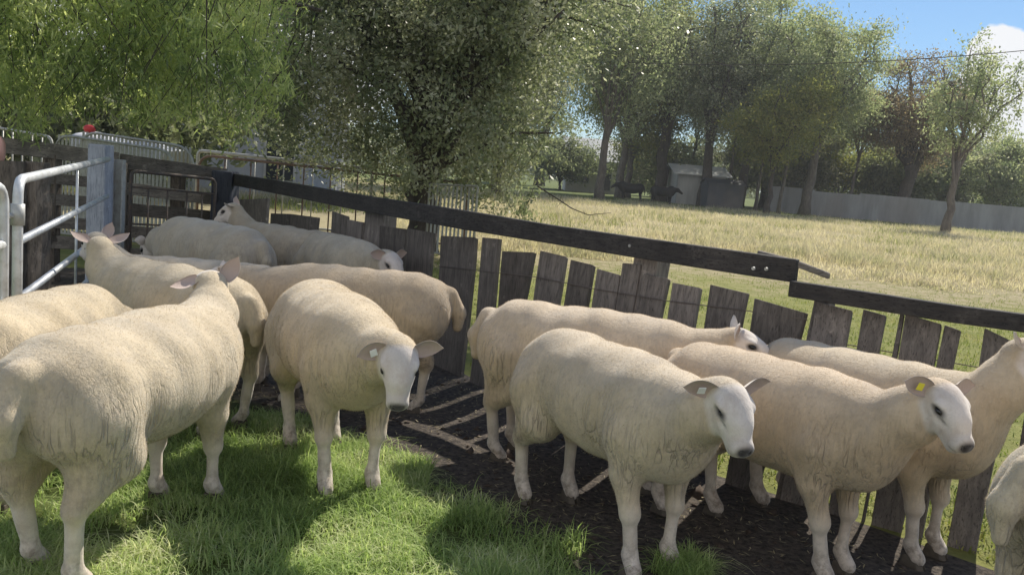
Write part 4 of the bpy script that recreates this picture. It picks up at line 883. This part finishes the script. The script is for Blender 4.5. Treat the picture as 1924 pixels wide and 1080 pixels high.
# far tree row
far = 'gum trees along the far side of the paddock'
def g0(px, py): q = G(px, py); return (q[0], q[1])
def T(label, px, py, H_, r0, cr, zc, nl, nleaf, L, W, lm, bm, seed, **k):
    b0 = g0(px, py) if py is not None else px
    tree('gum_tree', label, b0, H_, r0, cr, zc, nl, nleaf, L, W, lm, bm, seed, group=far, **k)
T('slender pale tree, rightmost of the far row, with sparse crown', 1775, 437, 10.6, .24, (2.6, 2.4), (4.2, 10.3), 8, 9000, .19, .08, M_leaf_gum, M_bark_grey, 51, split=.36, lean=(.07, 0), clump=.38)
T('stout dark trunked tree with drooping brown clumps in its crown', 1690, 418, 11.8, .55, (4.6, 3.8), (4.4, 11.8), 12, 30000, .20, .09, M_leaf_mistle, M_bark_dark, 52, split=.34, lean=(.03, 0), clump=.55)
T('tall tree with slim leaning trunk and broad pale crown, left of the stout dark one', 1510, 405, 13.4, .36, (5.0, 4.6), (3.8, 13.2), 12, 27000, .23, .09, M_leaf_gum, M_bark_grey, 53, split=.36, lean=(.05, 0), clump=.6)
T('thin young tree, front one of the close group of trunks', 1440, 402, 9.6, .2, (3.0, 3.), (3.0, 9.4), 9, 17000, .2, .08, M_leaf_gold, M_bark_dark, 54, split=.35, lean=(.04, 0), clump=.5)
T('tall tree behind the group of thin trunks', 1385, 392, 17.5, .36, (5.8, 5.), (4.4, 17.3), 12, 28000, .24, .10, M_leaf_gum, M_bark_dark, 55, split=.38, clump=.65, lean=(.03, 0))
T('dark twin trunk tree left of the small dark shed', 1322, 388, 15.5, .42, (4.9, 4.6), (4.2, 15.2), 12, 25000, .23, .09, M_leaf_olive, M_bark_dark, 56, split=.34, clump=.65, lean=(-.02, 0))
T('tree with straight dark trunk over the resting cattle', 1237, 378, 16., .5, (5.8, 5.), (5.0, 16.5), 12, 30000, .24, .095, M_leaf_gum, M_bark_dark, 57, split=.42, clump=.65)
T('tree with thin trunk left of the cattle', 1178, 372, 13., .28, (4.2, 4.2), (3.4, 13.4), 11, 26000, .23, .09, M_leaf_gold, M_bark_grey, 58, split=.3, clump=.6)
for sx, sy, sh_, lb_ in ((1462, 402, 10.5, 'slim grey sapling, right one of a close pair of trunks'), (1418, 396, 12.0, 'slim grey sapling, left one of a close pair of trunks'), (1362, 389, 13.0, 'slim dark trunked tree right of the dark twin trunk tree'), (1290, 380, 12.5, 'slim dark trunked tree right of the cattle'), (1592, 409, 11.0, 'slim pale tree between the broad pale crown and the stout dark trunk')):
    T(lb_, sx, sy, sh_, .13, (2.3, 2.2), (4.2, sh_), 8, 8000, .21, .085, M_leaf_gum, M_bark_grey, 300+sx, split=.4, lean=(.05, 0), clump=.5)
T('tall tree between the farmhouse and the resting cattle', (5.2, 58.), None, 18., .3, (5.6, 5.), (3.8, 18.), 12, 32000, .22, .09, M_leaf_gum, M_bark_grey, 59, split=.3, clump=.75)
T('tree with yellowing leaves right of the farmhouse', (7.6, 68.), None, 19., .34, (6., 5.2), (4.4, 19.), 12, 32000, .25, .10, M_leaf_gold, M_bark_grey, 60, split=.32, clump=.8)
T('broad tree behind the yard tree, just left of the farmhouse', (-1.2, 46.), None, 14., .3, (3.8, 4.), (1.6, 14.), 14, 44000, .19, .08, M_leaf_olive, M_bark_dark, 65, split=.22, clump=.7)
T('broad tree directly behind the yard tree trunk', (-3.0, 50.), None, 15., .3, (5.4, 4.5), (1.4, 15.), 14, 40000, .2, .085, M_leaf_olive, M_bark_dark, 66, split=.22, clump=.8)
T('tree at the back between the small dark shed and the thin trunks', (20.5, 75.), None, 20., .36, (6.5, 5.5), (2.4, 20.), 13, 30000, .27, .11, M_leaf_gum, M_bark_grey, 67, split=.3, clump=.9)
T('tree at the back seen left of the stout dark trunk', (25.5, 78.), None, 15., .36, (5.5, 5.), (1.8, 15.), 13, 30000, .27, .11, M_leaf_gum, M_bark_grey, 68, split=.3, clump=.9)
T('tall tree behind the farmhouse, seen through the yard tree', (2.0, 95.), None, 21., .5, (8, 6), (4., 21.), 11, 22000, .42, .2, M_leaf_dark, M_bark_dark, 61, clump=1.2)
T('far tree behind the blue grey shed at the left', (-13.5, 36.), None, 13., .5, (5.5, 5), (2.4, 13.), 12, 26000, .22, .10, M_leaf_dark, M_bark_dark, 62, clump=.8)
T('far left tree behind the stacked panels', (-17.5, 26.), None, 11., .5, (6, 5), (1.4, 11.), 12, 26000, .2, .09, M_leaf_dark, M_bark_dark, 63, clump=.8)
T('tree standing between the shed and the yard tree', (-3.4, 32.), None, 12., .4, (4.6, 4.2), (2.6, 12.), 13, 34000, .17, .075, M_leaf_olive, M_bark_dark, 64, clump=.8)
# shrubs and low trees beyond the iron fence
sh = 'low bushy trees beyond the iron fence'
k = 0
for (x, y, h, r_, lm, lb) in [(20.5, 67, 6.5, 3.4, M_leaf_grey, 'grey bushy tree beyond the fence, behind the close group of trunks'), (24.5, 69, 7.5, 3.8, M_leaf_gold, 'yellowish bushy tree beyond the fence, left of the stout dark trunk'), (27., 66.5, 5.5, 2.9, M_leaf_dark, 'dark low bush beyond the fence, just left of the stout dark trunk'), (29.6, 68, 6.4, 3.4, M_leaf_dark, 'dark low bush beyond the fence, right of the stout dark trunk'), (33., 70, 8.1, 4.2, M_leaf_grey, 'grey bushy tree beyond the fence, behind the slender pale tree'), (36.8, 68, 7.0, 3.6, M_leaf_gum, 'green bushy tree beyond the fence, between slender pale tree and house'), (40.5, 66, 6.1, 3.1, M_leaf_gum, 'green bushy tree in front of the brown roofed house'), (11.5, 72, 6.5, 4.4, M_leaf_dark, 'dark bushy tree behind the resting cattle'), (19., 76, 8.5, 5.2, M_leaf_grey, 'tall grey bush behind the pale low shed'), (3.4, 78, 4.6, 3.4, M_leaf_dark, 'dark bush at the left side of the farmhouse'), (12.4, 84, 3.4, 3.1, M_leaf_grey, 'small grey bush at the right side of the farmhouse'), (-9.6, 20.5, 3.4, 3.0, M_leaf_dark, 'dark bush behind the stacked panels, touching the blue grey shed'), (-14.0, 21., 3.8, 3.4, M_leaf_dark, 'dark bush behind the panels at the far left'), (44, 84, 11.0, 6.5, M_leaf_gum, 'tall green tree behind the brown roofed house')]:
    k += 1; tree('bush', lb, (x, y), h, .14, (r_, r_), (.5, h), 9, 14000, .26, .12, lm, M_bark_dark, 80+k, split=.15, clump=.55, group=sh, sub=5)
# far wood on the horizon
rr = np.random.default_rng(9); P = []
for i in range(170):
    x = rr.uniform(-150, 220); y = rr.uniform(150, 210); h = rr.uniform(5, 11); P.append(np.array([x, y, h*.5])+rr.normal(0, 1, (260, 3))*np.array([3.4, 2.5, h*.25]))
P = np.concatenate(P); P = P[P[:, 2] > 0]; blade_obj('far_wood', [leaves(rr, P, 1.5, .9)], M_leaf_dark, 'far off belt of trees closing the horizon', 'wood', kind='stuff')

# =================================================================== GRASS
def in_frame(P, m=120):
    q = (P-np.array([0, 0, CAM_H]))@CR; x = 962+FPX*q[:, 0]/-q[:, 2]; y = 540-FPX*q[:, 1]/-q[:, 2]; return (q[:, 2] < 0) & (x > -m*3) & (x < 1924+m*3) & (y < 1080+m*4)
rr = np.random.default_rng(12)
def vnoise(x, y, s, sd):
    r_ = np.random.default_rng(sd); a = r_.uniform(0, 6.28, 8); k = r_.uniform(.6, 1.5, 8); th = r_.uniform(0, 6.28, 8)
    return sum(np.sin((x*np.cos(t_)+y*np.sin(t_))*s*k_+a_) for t_, k_, a_ in zip(th, k, a))/8
# green grass in the pen
n = 230000; x = rr.uniform(-3.4, 1.6, n); y = rr.uniform(1.9, 4.6, n); v = vnoise(x, y, 5, 1); v2 = vnoise(x, y, 14, 2)
keep = (.9*x+y+.5*v+.3*v2+1.2*np.maximum(x-.1, 0) < 3.50+.25*(x < -.3)) | ((np.abs(.9*x+y-3.62) < .25) & (v2 > .32)); dens = np.clip(.52+1.1*v+.7*v2, .06, 1); keep &= rr.uniform(0, 1, n) < dens
x, y = x[keep], y[keep]; P = np.stack([x, y, gz(x, y)], 1); hh = .065+.06*np.clip(vnoise(x, y, 7, 3)+.3, 0, 1)+.03*v2[keep]
parts = [blades(rr, P, hh, .0048, 1.15, 3, 1.2)]; q = P[(rr.uniform(0, 1, len(P)) < .035) & (vnoise(x, y, 4, 9) > -.05)]; parts.append(blades(rr, q, .15, .0042, 1.6, 5, 1.5))
blade_obj('pen_grass', parts, M_grass, 'curly bright green grass in the foreground of the yard', 'grass', kind='stuff')
# straw litter and clods on the mud
n = 9000; x = rr.uniform(-2.5, 2.4, n); y = rr.uniform(2.4, 6.4, n); kp = (x*1.0+y < 5.4) & (x*1.36+y < 5.5) & (.9*x+y > 3.2); x, y = x[kp], y[kp]; P = np.stack([x, y, gz(x, y)+.006], 1)
d = rr.normal(0, 1, (len(P), 3)); V, F, A = leaves(rr, P, .04, .005, 0.); Vr = V.reshape(-1, 4, 3); Vr[:, :, 2] = P[:, None, 2]+(Vr[:, :, 2]-P[:, None, 2])*.25+.002
blade_obj('straw_litter', [(Vr.reshape(-1, 3), F, A)], M_straw, 'bits of straw scattered on the dark yard mud', 'straw', kind='stuff')
# clods
M_clod = mat_plain('mud_clod', (.07, .052, .042), .4, 30, .95)
n = 1500; x = rr.uniform(-2.5, 2.6, n); y = rr.uniform(2.4, 7, n); kp = (x+y < 5.5) & (x*1.36+y < 5.5) & (.9*x+y > 3.3); x, y = x[kp], y[kp]; s = rr.gamma(1.6, .005, len(x))+.003
oc = np.array([(1, 0, 0), (0, 1, 0), (-1, 0, 0), (0, -1, 0), (0, 0, .8), (0, 0, -.5)], float); of = np.array([(0, 1, 4), (1, 2, 4), (2, 3, 4), (3, 0, 4), (1, 0, 5), (2, 1, 5), (3, 2, 5), (0, 3, 5)])
V = (oc[None]+rr.normal(0, .2, (len(x), 6, 3)))*s[:, None, None]+np.stack([x, y, gz(x, y)+.003], 1)[:, None]; F = (np.arange(len(x))[:, None, None]*6+of[None]).reshape(-1, 3)
tag(link('mud_clods', mesh_np('clods', V.reshape(-1, 3), F, True), M_clod), 'small dark clods of mud and droppings by the fence', 'mud', kind='stuff')
# short grass outside the fence
n = 170000; Y = rr.uniform(3.2, 18, n)**1.0; X = rr.uniform(-.75, .75, n)*Y*1.1+0; kp = (((X*1.36+Y > 5.75) & (X < .0)) | ((X+Y > 5.45) & (X >= 0))) & (Y < 11.5+5*rr.uniform(0, 1, n)**2+3*vnoise(X, Y, .6, 8)); X, Y = X[kp], Y[kp]
v = vnoise(X, Y, 1.6, 5); kp = rr.uniform(0, 1, len(X)) < np.clip(.6+v, .15, 1); X, Y = X[kp], Y[kp]
blade_obj('short_grass', [blades(rr, np.stack([X, Y, X*0], 1), .045, .008, .9, 2)], M_grass_short, 'short yellow green grass just outside the fence', 'grass', kind='stuff')
# tall dry grass of the paddock
n = 330000; Y = 13.5*(58/13.5)**rr.uniform(0, 1, n); X = rr.uniform(-.68, .72, n)*Y; lo2 = 14.6+3.2*vnoise(X, Y, .5, 8)+1.0*vnoise(X, Y, 2, 4)
kp = (Y > lo2) & ~((X < -3.) & (Y < 24)); v = vnoise(X, Y, .8, 6)+.6*vnoise(X, Y, 2.6, 7); kp &= rr.uniform(0, 1, n) < np.clip(.62+.9*v, .06, 1); X, Y, v = X[kp], Y[kp], v[kp]
hh = (.17+.20*np.clip(v+.4, 0, 1))*np.clip((Y-lo2[kp])/2.5+.35, .3, 1)
V, F, A = blades(rr, np.stack([X, Y, X*0], 1), hh, .014, 1.05, 2, .9); A = np.clip(.55*A+.45*np.repeat(np.clip(.5-v*.8, 0, 1), 2), 0, 1)
blade_obj('dry_grass', [(V, F, A)], M_grass_dry, 'tall pale dry grass filling the paddock', 'grass', kind='stuff')
# greener tufts among it
n = 36000; Y = 21*(60/21)**rr.uniform(0, 1, n); X = rr.uniform(-.68, .72, n)*Y; v = vnoise(X, Y, .9, 21); kp = v > .02; X, Y = X[kp], Y[kp]
blade_obj('green_tufts', [blades(rr, np.stack([X, Y, X*0], 1), .24, .02, .8, 2)], M_grass_short, 'greener tufts mixed into the dry paddock grass', 'grass', kind='stuff')

# =================================================================== AIR
mh = bpy.data.materials.new('haze_air'); mh.use_nodes = True; t = mh.node_tree; t.nodes.clear(); o = N(t, 'ShaderNodeOutputMaterial'); v = N(t, 'ShaderNodeVolumePrincipled')
v.inputs['Density'].default_value = .0007; v.inputs['Color'].default_value = (.93, .96, 1, 1); v.inputs['Anisotropy'].default_value = .1; t.links.new(v.outputs[0], o.inputs['Volume'])
mb = MB(); mb.box((40, 320, 14), (900, 800, 30)); tag(mb.build('haze', mh), kind='stuff')
